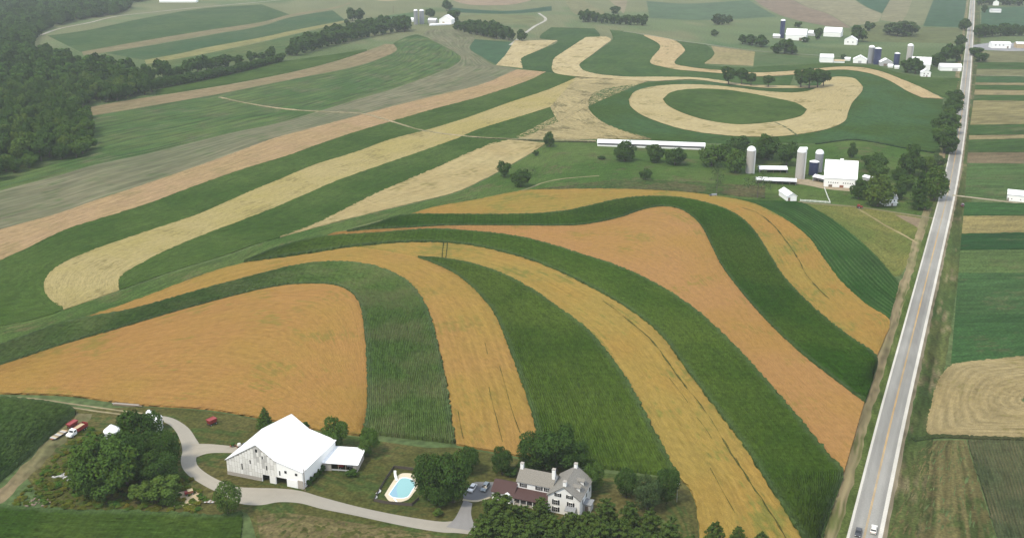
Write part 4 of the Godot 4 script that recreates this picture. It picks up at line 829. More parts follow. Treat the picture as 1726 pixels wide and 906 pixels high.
func build_woodland() -> void:
	rng.seed = 909
	var edge: PackedVector2Array = []
	for q in [[-140, 345], [0, 301], [75, 274], [156, 261], [148, 215], [142, 181], [200, 169], [256, 157], [262, 141], [200, 122], [140, 113], [80, 102], [48, 92], [54, 70], [75, 53], [120, 37], [205, 23], [230, 4], [280, -6], [280, -40], [-140, -40]]:
		var g := gp(q[0], q[1])
		edge.append(Vector2(g.x, g.z))
	var spots: Array = []
	var x := -1500.0
	while x < -200.0:
		var z := -690.0
		while z > -3300.0:
			var far_k := clampf((-z - 900.0) / 1500.0, 0, 1)
			var p := Vector2(x + rng.randf_range(-3.5, 3.5), z + rng.randf_range(-3.5, 3.5))
			if rng.randf() < lerpf(1.0, 0.55, far_k) and inside(edge, p):
				var k := F / (CAM_H * sin(TILT) - p.y * cos(TILT))
				if 863.0 + p.x * k > -60.0:
					spots.append([p, rng.randf_range(12.0, 19.0), rng.randf_range(12.0, 23.0)])
			z -= 12.0
		x += 12.0
	spots.sort_custom(func(a, b): return a[0].length_squared() < b[0].length_squared())
	var mm := {}
	var rest: Array = []
	for i in spots.size():
		var s: Array = spots[i]
		var tint: String = ["leaf_dark", "leaf_dark", "leaf_dark", "leaf_dark", "leaf_green", "leaf_green", "leaf_olive"][rng.randi() % 7]
		if i < 300:
			var o := thing("woodland_tree", "leafy tree in the near part of the dense dark wood by the hay meadow", "tree", Vector3(s[0].x, 0, s[0].y), rng.randf_range(0, TAU), "trees of the dense dark wood")
			var t := part(o, "trunk", trunks.far, M.bark)
			var c := part(o, "crown", crowns.wood[rng.randi() % 5], M[tint])
			t.scale = Vector3(s[1], s[2], s[1])
			c.scale = t.scale
		else:
			rest.append(s)
	var m := MultiMesh.new()
	m.transform_format = MultiMesh.TRANSFORM_3D
	m.use_colors = true
	m.mesh = crowns.far[2]
	m.instance_count = rest.size()
	for i in rest.size():
		var s: Array = rest[i]
		var b := Basis(Vector3.UP, rng.randf_range(0, TAU)) * Basis.from_scale(Vector3(s[1] * 1.15, s[2], s[1] * 1.15))
		m.set_instance_transform(i, Transform3D(b, Vector3(s[0].x, 0, s[0].y)))
		var g := rng.randf_range(0.6, 1.5)
		m.set_instance_color(i, Color(g, g, g * 0.95))
	var mi := MultiMeshInstance3D.new()
	mi.multimesh = m
	mi.material_override = M.leaf_dark
	mi.name = "woodland"
	add_child(mi)
	tag(mi, "hazy mass of the dense wood stretching back behind its near trees", "wood", "", "stuff")
	print("woodland ", spots.size())

# ---------------------------------------------------------------- building kit
class Mb:
	var v: PackedVector3Array = []
	var idx: PackedInt32Array = []
	func quad(a: Vector3, b: Vector3, c: Vector3, d: Vector3) -> void:
		var q := v.size()
		v.append_array([a, b, c, d])
		idx.append_array([q, q + 1, q + 2, q, q + 2, q + 3])
	func tri(a: Vector3, b: Vector3, c: Vector3) -> void:
		var q := v.size()
		v.append_array([a, b, c])
		idx.append_array([q, q + 1, q + 2])
	func hexa(p: Array) -> void:   # eight corners: bottom ring, top ring
		quad(p[0], p[1], p[2], p[3])
		quad(p[7], p[6], p[5], p[4])
		for i in 4:
			var k := (i + 1) % 4
			quad(p[i], p[i + 4], p[k + 4], p[k])
	func box(c: Vector3, s: Vector3) -> void:
		var h := s / 2
		hexa([c + Vector3(-h.x, -h.y, h.z), c + Vector3(h.x, -h.y, h.z), c + Vector3(h.x, -h.y, -h.z), c + Vector3(-h.x, -h.y, -h.z), c + Vector3(-h.x, h.y, h.z), c + Vector3(h.x, h.y, h.z), c + Vector3(h.x, h.y, -h.z), c + Vector3(-h.x, h.y, -h.z)])
	func bar(a: Vector3, b: Vector3, w: float, h: float) -> void:
		var d := (b - a).normalized()
		var x := d.cross(Vector3.UP)
		if x.length() < 0.05:
			x = Vector3.RIGHT
		x = x.normalized() * w / 2
		var y := x.cross(d).normalized() * h / 2
		hexa([a - x - y, a + x - y, b + x - y, b - x - y, a - x + y, a + x + y, b + x + y, b - x + y])
	func lathe(prof: Array, n := 20, at := Vector3.ZERO) -> void:
		for i in n:
			var t0 := TAU * i / n
			var t1 := TAU * (i + 1) / n
			for k in prof.size() - 1:
				var a: Vector2 = prof[k]
				var b: Vector2 = prof[k + 1]
				quad(at + Vector3(cos(t0) * a.x, a.y, sin(t0) * a.x), at + Vector3(cos(t0) * b.x, b.y, sin(t0) * b.x), at + Vector3(cos(t1) * b.x, b.y, sin(t1) * b.x), at + Vector3(cos(t1) * a.x, a.y, sin(t1) * a.x))
	func prism(poly: PackedVector2Array, length: float, along_x: bool, at := Vector3.ZERO) -> void:
		var f := func(p: Vector2, t: float) -> Vector3:
			return at + (Vector3(t, p.y, -p.x) if along_x else Vector3(p.x, p.y, -t))
		var tr := Geometry2D.triangulate_polygon(poly)
		for i in range(0, tr.size(), 3):
			for t in [0.0, length]:
				tri(f.call(poly[tr[i]], t), f.call(poly[tr[i + 1]], t), f.call(poly[tr[i + 2]], t))
		for i in poly.size():
			var k := (i + 1) % poly.size()
			quad(f.call(poly[i], 0.0), f.call(poly[k], 0.0), f.call(poly[k], length), f.call(poly[i], length))
	func mesh() -> ArrayMesh:
		var a := []
		a.resize(Mesh.ARRAY_MAX)
		a[Mesh.ARRAY_VERTEX] = v
		a[Mesh.ARRAY_INDEX] = idx
		var m := ArrayMesh.new()
		m.add_surface_from_arrays(Mesh.PRIMITIVE_TRIANGLES, a)
		return m

func box_part(parent: Node, called: String, c: Vector3, s: Vector3, m: Material) -> MeshInstance3D:
	var b := Mb.new()
	b.box(Vector3.ZERO, s)
	return part(parent, called, b.mesh(), m, c)

# wall shell and roof slabs over a profile of (across, height) points; along_x: the ridge runs along local x
func shell(parent: Node, at: Vector3, prof: Array, length: float, along_x: bool, wallm: Material, roofm: Material, over := 0.4, thick := 0.18, gaps := [], open_front := false) -> MeshInstance3D:
	var poly: PackedVector2Array = [Vector2(prof[0].x, 0.0)]
	for p in prof:
		poly.append(p)
	poly.append(Vector2(prof[-1].x, 0.0))
	var w := Mb.new()
	if gaps.is_empty() and not open_front:
		w.prism(poly, length, along_x, at)
	elif open_front:   # back and end walls only, posts along the open side
		w.prism(poly, 0.2, true, at)
		w.prism(poly, 0.2, true, at + Vector3(length - 0.2, 0, 0))
		w.box(at + Vector3(length / 2, prof[-1].y / 2, -prof[-1].x + 0.1), Vector3(length - 0.42, prof[-1].y, 0.2))
		var n := maxi(2, int(length / 4.0))
		for i in range(1, n):
			box_part(parent, "post", at + Vector3(length * i / n, prof[0].y / 2, -0.15), Vector3(0.22, prof[0].y, 0.22), M.wood)
	else:              # four walls, the front one with openings (from, to, height)
		var cuts: Array = [0.0]
		for g in gaps:
			cuts.append_array([g[0], g[1]])
		cuts.append(prof[-1].x)
		for i in cuts.size() - 1:
			var low: float = gaps[i / 2][2] if i % 2 == 1 else 0.0
			var face: PackedVector2Array = [Vector2(cuts[i], low)]
			face.append(Vector2(cuts[i], height_at(prof, cuts[i])))
			for p in prof:
				if p.x > cuts[i] + 0.01 and p.x < cuts[i + 1] - 0.01:
					face.append(p)
			face.append(Vector2(cuts[i + 1], height_at(prof, cuts[i + 1])))
			face.append(Vector2(cuts[i + 1], low))
			w.prism(face, 0.3, false, at)
		w.prism(poly, 0.3, false, at + Vector3(0, 0, -length + 0.3))
		w.box(at + Vector3(0.15, prof[0].y / 2, -length / 2), Vector3(0.3, prof[0].y, length - 0.62))
		w.box(at + Vector3(prof[-1].x - 0.15, prof[-1].y / 2, -length / 2), Vector3(0.3, prof[-1].y, length - 0.62))
	part(parent, "wall", w.mesh(), wallm)
	var r := Mb.new()
	for i in prof.size() - 1:
		var a: Vector2 = prof[i]
		var b: Vector2 = prof[i + 1]
		var d := (b - a).normalized()
		var n := Vector2(-d.y, d.x)
		if n.y < 0.0:
			n = -n
		if i == 0:
			a -= d * over
		if i == prof.size() - 2:
			b += d * over
		var lift := n * 0.02
		r.prism(PackedVector2Array([a + lift, b + lift, b + n * thick, a + n * thick]), length + 2 * over, along_x, at + (Vector3(-over, 0, 0) if along_x else Vector3(0, 0, over)))
	return part(parent, "roof", r.mesh(), roofm)

func height_at(prof: Array, x: float) -> float:
	for i in prof.size() - 1:
		if x <= prof[i + 1].x + 0.001:
			return lerpf(prof[i].y, prof[i + 1].y, (x - prof[i].x) / (prof[i + 1].x - prof[i].x))
	return prof[-1].y

func gable_prof(w: float, eave: float, ridge: float) -> Array:
	return [Vector2(0, eave), Vector2(w / 2, ridge), Vector2(w, eave)]

func framed(called: String, label: String, category: String, x0: float, y0: float, x1: float, y1: float, group := "") -> Array:
	var a := gp(x0, y0)
	var b := gp(x1, y1)
	var o := thing(called, label, category, a, atan2(-(b - a).z, (b - a).x), group)
	return [o, a.distance_to(b)]

func window_part(parent: Node, c: Vector3, w: float, h: float, side := false, panes := true, frame: Material = null) -> void:
	var s := Vector3(0.10, h, w) if side else Vector3(w, h, 0.10)
	var f := box_part(parent, "window", c, s, frame if frame else M.trim)
	var out := Vector3(0.045, 0, 0) if side else Vector3(0, 0, 0.045)
	if not panes:
		box_part(f, "pane", out, Vector3(0.06, h - 0.16, w - 0.16) if side else Vector3(w - 0.16, h - 0.16, 0.06), M.glass)
		return
	for i in [-1, 1]:
		for k in [-1, 1]:
			var q := Vector3(0, k * h * 0.24, i * w * 0.24) if side else Vector3(i * w * 0.24, k * h * 0.24, 0)
			box_part(f, "pane", out + q, Vector3(0.06, h * 0.41, w * 0.41) if side else Vector3(w * 0.41, h * 0.41, 0.06), M.glass)

# a plain farm building from the pixels of its front base corners
func barn(called: String, label: String, x0: float, y0: float, x1: float, y1: float, depth: float, eave: float, ridge: float, along_x: bool, opt := {}) -> Node3D:
	var r := framed(called, label, opt.get("cat", "barn"), x0, y0, x1, y1, opt.get("group", ""))
	var o: Node3D = r[0]
	var w: float = r[1]
	var prof: Array = opt.get("prof", gable_prof(depth if along_x else w, eave, ridge))
	shell(o, Vector3.ZERO, prof, w if along_x else depth, along_x, M[opt.get("wall", "white")], M[opt.get("roof", "tin")], opt.get("over", 0.4), 0.18, [], opt.get("open", false))
	if opt.get("band", false):
		box_part(o, "curtain", Vector3(w / 2, 2.0, 0.04), Vector3(w - 1.0, 1.4, 0.10), M.screen)
	for d in opt.get("doors", []):    # x share, width, height
		box_part(o, "door", Vector3(w * d[0], d[2] / 2, 0.04), Vector3(d[1], d[2], 0.10), M[d[3] if d.size() > 3 else "door_wood"])
	for q in opt.get("windows", []):  # x share, y, w, h
		window_part(o, Vector3(w * q[0], q[1], 0.03), q[2], q[3], false, false)
	return o

func silo(called: String, label: String, px: float, py: float, wpx: float, h: float, wallm: String, dome: float, cone := false, chute := true) -> Node3D:
	var p := gp(px, py)
	var r := wpx / ppm(p) / 2
	var o := thing(called, label, "silo", p)
	var b := Mb.new()
	var prof: Array = []
	var rings := int(h / 1.5)
	for i in rings:
		var y := h * i / rings
		prof.append_array([Vector2(r, y), Vector2(r, y + h / rings - 0.12), Vector2(r + 0.05, y + h / rings - 0.09), Vector2(r + 0.05, y + h / rings - 0.02)])
	prof.append(Vector2(r, h))
	b.lathe(prof, 22)
	part(o, "barrel", b.mesh(), M[wallm])
	var d := Mb.new()
	var dp: Array = []
	if cone:
		dp = [Vector2(r + 0.15, h), Vector2(r + 0.15, h + 0.2), Vector2(0.4, h + dome), Vector2(0.0, h + dome + 0.1)]
	else:
		for i in 8:
			var a := PI / 2 * i / 7
			dp.append(Vector2((r + 0.12) * cos(a), h + 0.02 + dome * sin(a)))
	d.lathe(dp, 22)
	part(o, "dome", d.mesh(), M.tin)
	if chute:
		var c := Mb.new()
		c.box(Vector3(r * 0.75, h / 2 + 0.3, r * 0.75), Vector3(0.9, h + 0.6, 0.9))
		part(o, "chute", c.mesh(), M.galvanized)
	return o

func setup_building_materials() -> void:
	M.white = mat(C(0.84, 0.84, 0.82), 0.6)
	M.tin = mat(C(0.82, 0.83, 0.84), 0.5)
	M.trim = mat(C(0.80, 0.80, 0.78), 0.6)
	M.glass = mat(C(0.02, 0.022, 0.026), 0.12)
	M.chassis = mat(C(0.05, 0.047, 0.044), 0.6)
	M.door_wood = mat(C(0.17, 0.13, 0.10), 0.8)
	M.screen = mat(C(0.085, 0.085, 0.09), 0.7)
	M.stone = grainy(C(0.36, 0.33, 0.29), 4.0)
	M.concrete = grainy(C(0.42, 0.40, 0.37), 5.0)
	M.greycon = grainy(C(0.25, 0.26, 0.27), 5.0)
	M.blue = mat(C(0.020, 0.030, 0.085), 0.35)
	M.galvanized = mat(C(0.50, 0.51, 0.52), 0.45, 0.3)
	M.slate = grainy(C(0.25, 0.235, 0.205), 7.0)
	M.slate.albedo_texture = grain_tex(72, 0.035, 0.62, 1.0)
	M.slate_old = grainy(C(0.26, 0.24, 0.205), 6.0)
	M.slate_old.albedo_texture = M.slate.albedo_texture
	M.brown_roof = grainy(C(0.070, 0.034, 0.030), 2.0)
	M.wood = grainy(C(0.22, 0.17, 0.12), 2.0)
	M.tan = grainy(C(0.45, 0.36, 0.22), 2.0)
	M.greywall = grainy(C(0.45, 0.45, 0.45), 3.0)
	M.rust = grainy(C(0.26, 0.09, 0.045), 1.2)
	M.red = mat(C(0.24, 0.022, 0.020), 0.5)
	M.tyre = mat(C(0.02, 0.02, 0.021), 0.9)
	M.rim = mat(C(0.4, 0.4, 0.41), 0.4, 0.6)
	M.lamp = mat(C(0.75, 0.75, 0.72), 0.2)
	M.tail = mat(C(0.35, 0.02, 0.02), 0.3)
	for i in 5:
		M["board%d" % i] = grainy([C(0.72, 0.71, 0.67), C(0.66, 0.65, 0.61), C(0.60, 0.59, 0.56), C(0.46, 0.45, 0.43), C(0.74, 0.73, 0.70)][i], 1.6)

var grain_shared: NoiseTexture2D
func grainy(lin: Color, tile: float) -> StandardMaterial3D:
	if grain_shared == null:
		grain_shared = grain_tex(71, 0.02, 0.78, 1.0)
	var m := mat(Color(lin.r * 1.2, lin.g * 1.2, lin.b * 1.2), 0.85)
	m.albedo_texture = grain_shared
	m.uv1_triplanar = true
	m.uv1_scale = Vector3.ONE / tile
	return m

# ---------------------------------------------------------------- near farm
func build_near_farm() -> void:
	rng.seed = 31
	setup_building_materials()
	big_barn()
	farmhouse()
	pool()
	# grain bins
	var bin := silo("grain_bin", "large round white grain bin half hidden by the tall tree", 263, 724, 23, 4.6, "galvanized", 1.6, true, false)
	box_part(bin, "hatch", Vector3(0.6, 5.5, 0.6), Vector3(0.7, 0.3, 0.7), M.tin)
	silo("grain_bin", "small round white bin touching the large grain bin", 253, 714, 9, 4.6, "galvanized", 1.0, true, false)
	var bin2 := silo("grain_bin", "squat white grain bin with a pointed roof above the tree clump", 190, 742, 25, 4.0, "galvanized", 2.2, true, false)
	box_part(bin2, "hatch", Vector3(0.5, 5.3, 0.5), Vector3(0.6, 0.3, 0.6), M.tin)
	# poles
	var pole := thing("utility_pole", "thin wooden utility pole at the front corner of the white barn", "utility pole", gp(514, 827))
	var b := Mb.new()
	b.lathe([Vector2(0.14, 0), Vector2(0.10, 8.2), Vector2(0, 8.25)], 8)
	part(pole, "post", b.mesh(), M.wood)
	box_part(pole, "crossarm", Vector3(0, 7.6, 0.16), Vector3(1.6, 0.12, 0.12), M.wood)
	var bird := thing("birdhouse", "white birdhouse on a thin pole at the lawn corner by the wheat", "birdhouse", gp(1141, 846))
	b = Mb.new()
	b.lathe([Vector2(0.06, 0), Vector2(0.05, 6.4), Vector2(0, 6.41)], 6)
	part(bird, "post", b.mesh(), M.galvanized)
	b = Mb.new()
	b.prism(PackedVector2Array([Vector2(0, 0), Vector2(0.9, 0), Vector2(0.9, 0.8), Vector2(0.45, 1.2), Vector2(0, 0.8)]), 0.9, false, Vector3(-0.45, 6.4, 0.45))
	part(bird, "house", b.mesh(), M.white)
	# lumber pile and clutter
	var pile := thing("lumber_pile", "grey weathered lumber stacked along the lane below the wheat", "lumber pile", gp(212, 683), -0.16)
	for i in 9:
		box_part(pile, "plank", Vector3(rng.randf_range(-1.5, 1.5), 0.15 + 0.2 * (i / 3), (i % 3) * 0.5 - 0.5), Vector3(rng.randf_range(7, 11), 0.18, 0.42), M[["wood", "stone", "wood"][i % 3]])
	var sand := thing("sand_patch", "bare tan sand patch round the rusty machine", "sand patch", gp(312, 840))
	b = Mb.new()
	b.lathe([Vector2(0, 0.30), Vector2(2.0, 0.22), Vector2(4.2, 0.06), Vector2(5.0, 0.026)], 14)
	part(sand, "mound", b.mesh(), M.tan)
	rocks(Vector2(104, 803), 26, 2.4, "heap of pale grey rubble in the weeds by the dirt lane", "rubble_heap", "board3")
	rocks(Vector2(60, 846), 22, 3.0, "flat heap of brown brush at the corner of the weedy bank", "brush_heap", "wood")
	weeds()

func rocks(px: Vector2, n: int, spread: float, label: String, called: String, m: String) -> void:
	var o := thing(called, label, "heap", gp(px.x, px.y))
	var b := Mb.new()
	for i in n:
		var s := rng.randf_range(0.35, 0.9)
		var c := Vector3(rng.randfn(0, spread * 0.6), s * 0.25, rng.randfn(0, spread * 0.5))
		b.bar(c - Vector3(s * 0.7, 0, rng.randf_range(-0.4, 0.4)), c + Vector3(s * 0.7, rng.randf_range(-0.1, 0.2), rng.randf_range(-0.4, 0.4)), s * 0.7, s * 0.5)
	part(o, "pile", b.mesh(), M[m])

func weeds() -> void:
	var poly: PackedVector2Array = []
	for q in [[100, 762], [128, 730], [150, 715], [170, 730], [180, 760], [300, 800], [330, 812], [350, 850], [330, 864], [117, 860], [20, 850], [60, 803]]:
		poly.append(Vector2(q[0], q[1]))
	var spots: Array = []
	for i in 2600:
		var p := Vector2(rng.randf_range(0, 350), rng.randf_range(700, 866))
		if inside(poly, p) and n_mid.get_noise_2d(p.x * 2.2, p.y * 4.0) > -0.25:
			spots.append(p)
	var m := MultiMesh.new()
	m.transform_format = MultiMesh.TRANSFORM_3D
	m.use_colors = true
	m.mesh = crowns.far[1]
	m.instance_count = spots.size()
	for i in spots.size():
		var p: Vector2 = spots[i]
		var w := rng.randf_range(0.8, 2.4)
		var k := n_big.get_noise_2d(p.x * 4.0, p.y * 8.0)
		m.set_instance_transform(i, Transform3D(Basis(Vector3.UP, rng.randf_range(0, TAU)) * Basis.from_scale(Vector3(w, w * rng.randf_range(0.3, 0.6), w)), gp(p.x, p.y) - Vector3(0, 0.1, 0)))
		var g := rng.randf_range(0.7, 1.2)
		m.set_instance_color(i, Color(g * (1.25 + k), g, g * 0.8))
	var mi := MultiMeshInstance3D.new()
	mi.multimesh = m
	mi.material_override = M.leaf_bright
	mi.name = "weeds"
	add_child(mi)
	tag(mi, "tangled yellow green weeds on the bank between the dirt lane and the tree clump", "weeds", "", "stuff")

func big_barn() -> void:
	var r := framed("barn", "huge white barn with a weathered board gable and bright metal roof by the gravel drive", "barn", 383.5, 799, 512, 824.5)
	var o: Node3D = r[0]
	var W := 28.8
	var prof := [Vector2(0, 5.7), Vector2(12.0, 13.3), Vector2(18.6, 8.7), Vector2(28.6, 6.3)]
	shell(o, Vector3.ZERO, prof, 22.0, false, M.white, M.tin, 0.35, 0.16, [[13.4, 16.2, 2.6], [18.6, 22.6, 2.7]])
	var roof_at := func(x: float) -> float:
		for i in 3:
			if x <= prof[i + 1].x:
				return lerpf(prof[i].y, prof[i + 1].y, (x - prof[i].x) / (prof[i + 1].x - prof[i].x))
		return 6.0
	# standing seams of the roof
	var seams := o.get_node("roof")
	for i in 3:
		var a: Vector2 = prof[i]
		var c: Vector2 = prof[i + 1]
		var n := Vector2(-(c - a).y, (c - a).x).normalized()
		for k in 20:
			var sb := Mb.new()
			var z := -0.5 - k * 1.1
			sb.bar(Vector3(a.x, a.y, z) + Vector3(n.x, n.y, 0) * 0.18, Vector3(c.x, c.y, z) + Vector3(n.x, n.y, 0) * 0.18, 0.06, 0.06)
			part(seams, "seam", sb.mesh(), M.tin)
	# stone footing and boards of the gable
	box_part(o, "footing", Vector3(6.6, 0.65, 0.02), Vector3(13.2, 1.3, 0.14), M.stone)
	box_part(o, "footing", Vector3(27.7, 1.5, 0.02), Vector3(2.0, 3.0, 0.14), M.stone)
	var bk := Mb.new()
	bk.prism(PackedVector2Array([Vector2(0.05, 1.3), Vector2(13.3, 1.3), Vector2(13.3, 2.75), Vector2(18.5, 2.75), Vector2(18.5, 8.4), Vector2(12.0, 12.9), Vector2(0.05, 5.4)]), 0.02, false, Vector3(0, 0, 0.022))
	part(o, "gap_backing", bk.mesh(), M.stone)  # darker backing sheet added so the gaps between boards read as dark
	var x := 0.08
	while x < 18.4:
		var w := rng.randf_range(0.85, 1.25)
		var y := 1.32 if x < 13.0 else 2.72
		while y < 13.0:
			var h := rng.randf_range(1.5, 2.6)
			var lim: float = minf(roof_at.call(x + 0.05), roof_at.call(minf(x + w, 18.5))) - 0.25
			if x < 12.0 and x + w > 12.0:
				lim = minf(roof_at.call(x), roof_at.call(x + w)) - 0.2
			var y1 := minf(y + h, lim)
			if y1 - y < 0.4:
				break
			var tone_i: int = [0, 0, 1, 1, 4, 4, 4, 0, 2][rng.randi() % 9]
			if absf(x - 12.5) < 2.6 and y > 5.0 and rng.randf() < 0.6:
				tone_i = 3
			box_part(o, "board", Vector3(x + w / 2, (y + y1) / 2, 0.035 + rng.randf_range(0, 0.03)), Vector3(w - 0.10, y1 - y - 0.10, 0.06), M["board%d" % tone_i])
			y = y1
		x += w
	var bt := Mb.new()
	for i in 2:
		bt.bar(Vector3(prof[i].x, prof[i].y - 0.08, 0.12), Vector3(prof[i + 1].x, prof[i + 1].y - 0.08, 0.12), 0.14, 0.30)
	part(o, "bargeboard", bt.mesh(), M.board3)
	for d in [[16.25, 18.5, 2.7, "board4"], [22.7, 26.6, 2.75, "tan_white"]]:
		box_part(o, "door", Vector3((d[0] + d[1]) / 2, d[2] / 2, 0.05), Vector3(d[1] - d[0], d[2], 0.14), M.get(d[3], M.trim))
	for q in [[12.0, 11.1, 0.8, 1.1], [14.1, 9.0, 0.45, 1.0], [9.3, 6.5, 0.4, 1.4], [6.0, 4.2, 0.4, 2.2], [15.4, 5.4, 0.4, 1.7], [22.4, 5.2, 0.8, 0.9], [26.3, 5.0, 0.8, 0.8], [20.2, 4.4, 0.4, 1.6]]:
		box_part(o, "window", Vector3(q[0], q[1], 0.07), Vector3(q[2], q[3], 0.10), M.glass)  # unglazed openings: dark panels stand for the shade inside
	var ld := Mb.new()
	ld.box(Vector3(28.72, 1.6, -6.0), Vector3(0.12, 0.18, 11.0))
	part(o, "ledge", ld.mesh(), M.board3)
	# open shed joined to the side wall
	var s := framed("open_shed", "low open fronted shed with white roof joined to the side of the big barn", "shed", 544, 792, 601, 796)
	var so: Node3D = s[0]
	var L: float = s[1]
	var sh := Mb.new()
	sh.box(Vector3(1.5, 1.45, 0), Vector3(3.0, 2.9, 0.2))
	sh.box(Vector3(L - 0.6, 1.45, 0), Vector3(1.2, 2.9, 0.2))
	sh.box(Vector3(L, 1.6, -4.5), Vector3(0.2, 3.2, 8.8))
	sh.box(Vector3(L / 2, 1.8, -9.0), Vector3(L, 3.6, 0.2))
	part(so, "wall", sh.mesh(), M.stone)
	var rf := Mb.new()
	rf.prism(PackedVector2Array([Vector2(-0.5, 2.95), Vector2(9.4, 3.9), Vector2(9.4, 4.1), Vector2(-0.5, 3.15)]), L + 0.9, true, Vector3(-0.1, 0, 0))
	part(so, "roof", rf.mesh(), M.tin)
	for i in 2:
		box_part(so, "post", Vector3(lerpf(3.0, L - 1.2, (i + 1) / 3.0), 1.45, 0), Vector3(0.22, 2.9, 0.22), M.wood)
	box_part(so, "rail", Vector3((3.0 + L - 1.2) / 2, 0.6, 0.1), Vector3(L - 4.4, 0.5, 0.08), M.galvanized)
	for i in 2:
		var t := framed("feed_wagon", ["dark red implement parked inside the open barn shed", "grey implement parked inside the open barn shed"][i], "farm machine", 570 + i * 16, 788, 580 + i * 16, 788.5)
		box_part(t[0], "hopper", Vector3(1, 1.3, 0), Vector3(2.0, 0.9, 1.6), [M.red, M.galvanized][i])
		for k in [-1, 1]:
			wheel(t[0], Vector3(1, 0.4, k * 0.85), 0.4, 0.25)

func wheel(parent: Node, c: Vector3, r: float, w: float, turned := false) -> void:
	var b := Mb.new()
	b.lathe([Vector2(0, -w / 2), Vector2(r * 0.9, -w / 2), Vector2(r, -w * 0.3), Vector2(r, w * 0.3), Vector2(r * 0.9, w / 2), Vector2(0, w / 2)], 14)
	var o := part(parent, "wheel", b.mesh(), M.tyre, c)
	var h := Mb.new()
	h.lathe([Vector2(0, -w / 2 - 0.015), Vector2(r * 0.55, -w / 2 - 0.015), Vector2(r * 0.55, w / 2 + 0.015), Vector2(0, w / 2 + 0.015)], 10)
	part(o, "rim", h.mesh(), M.rim)
	o.rotation = Vector3(0, 0, PI / 2) if turned else Vector3(PI / 2, 0, 0)

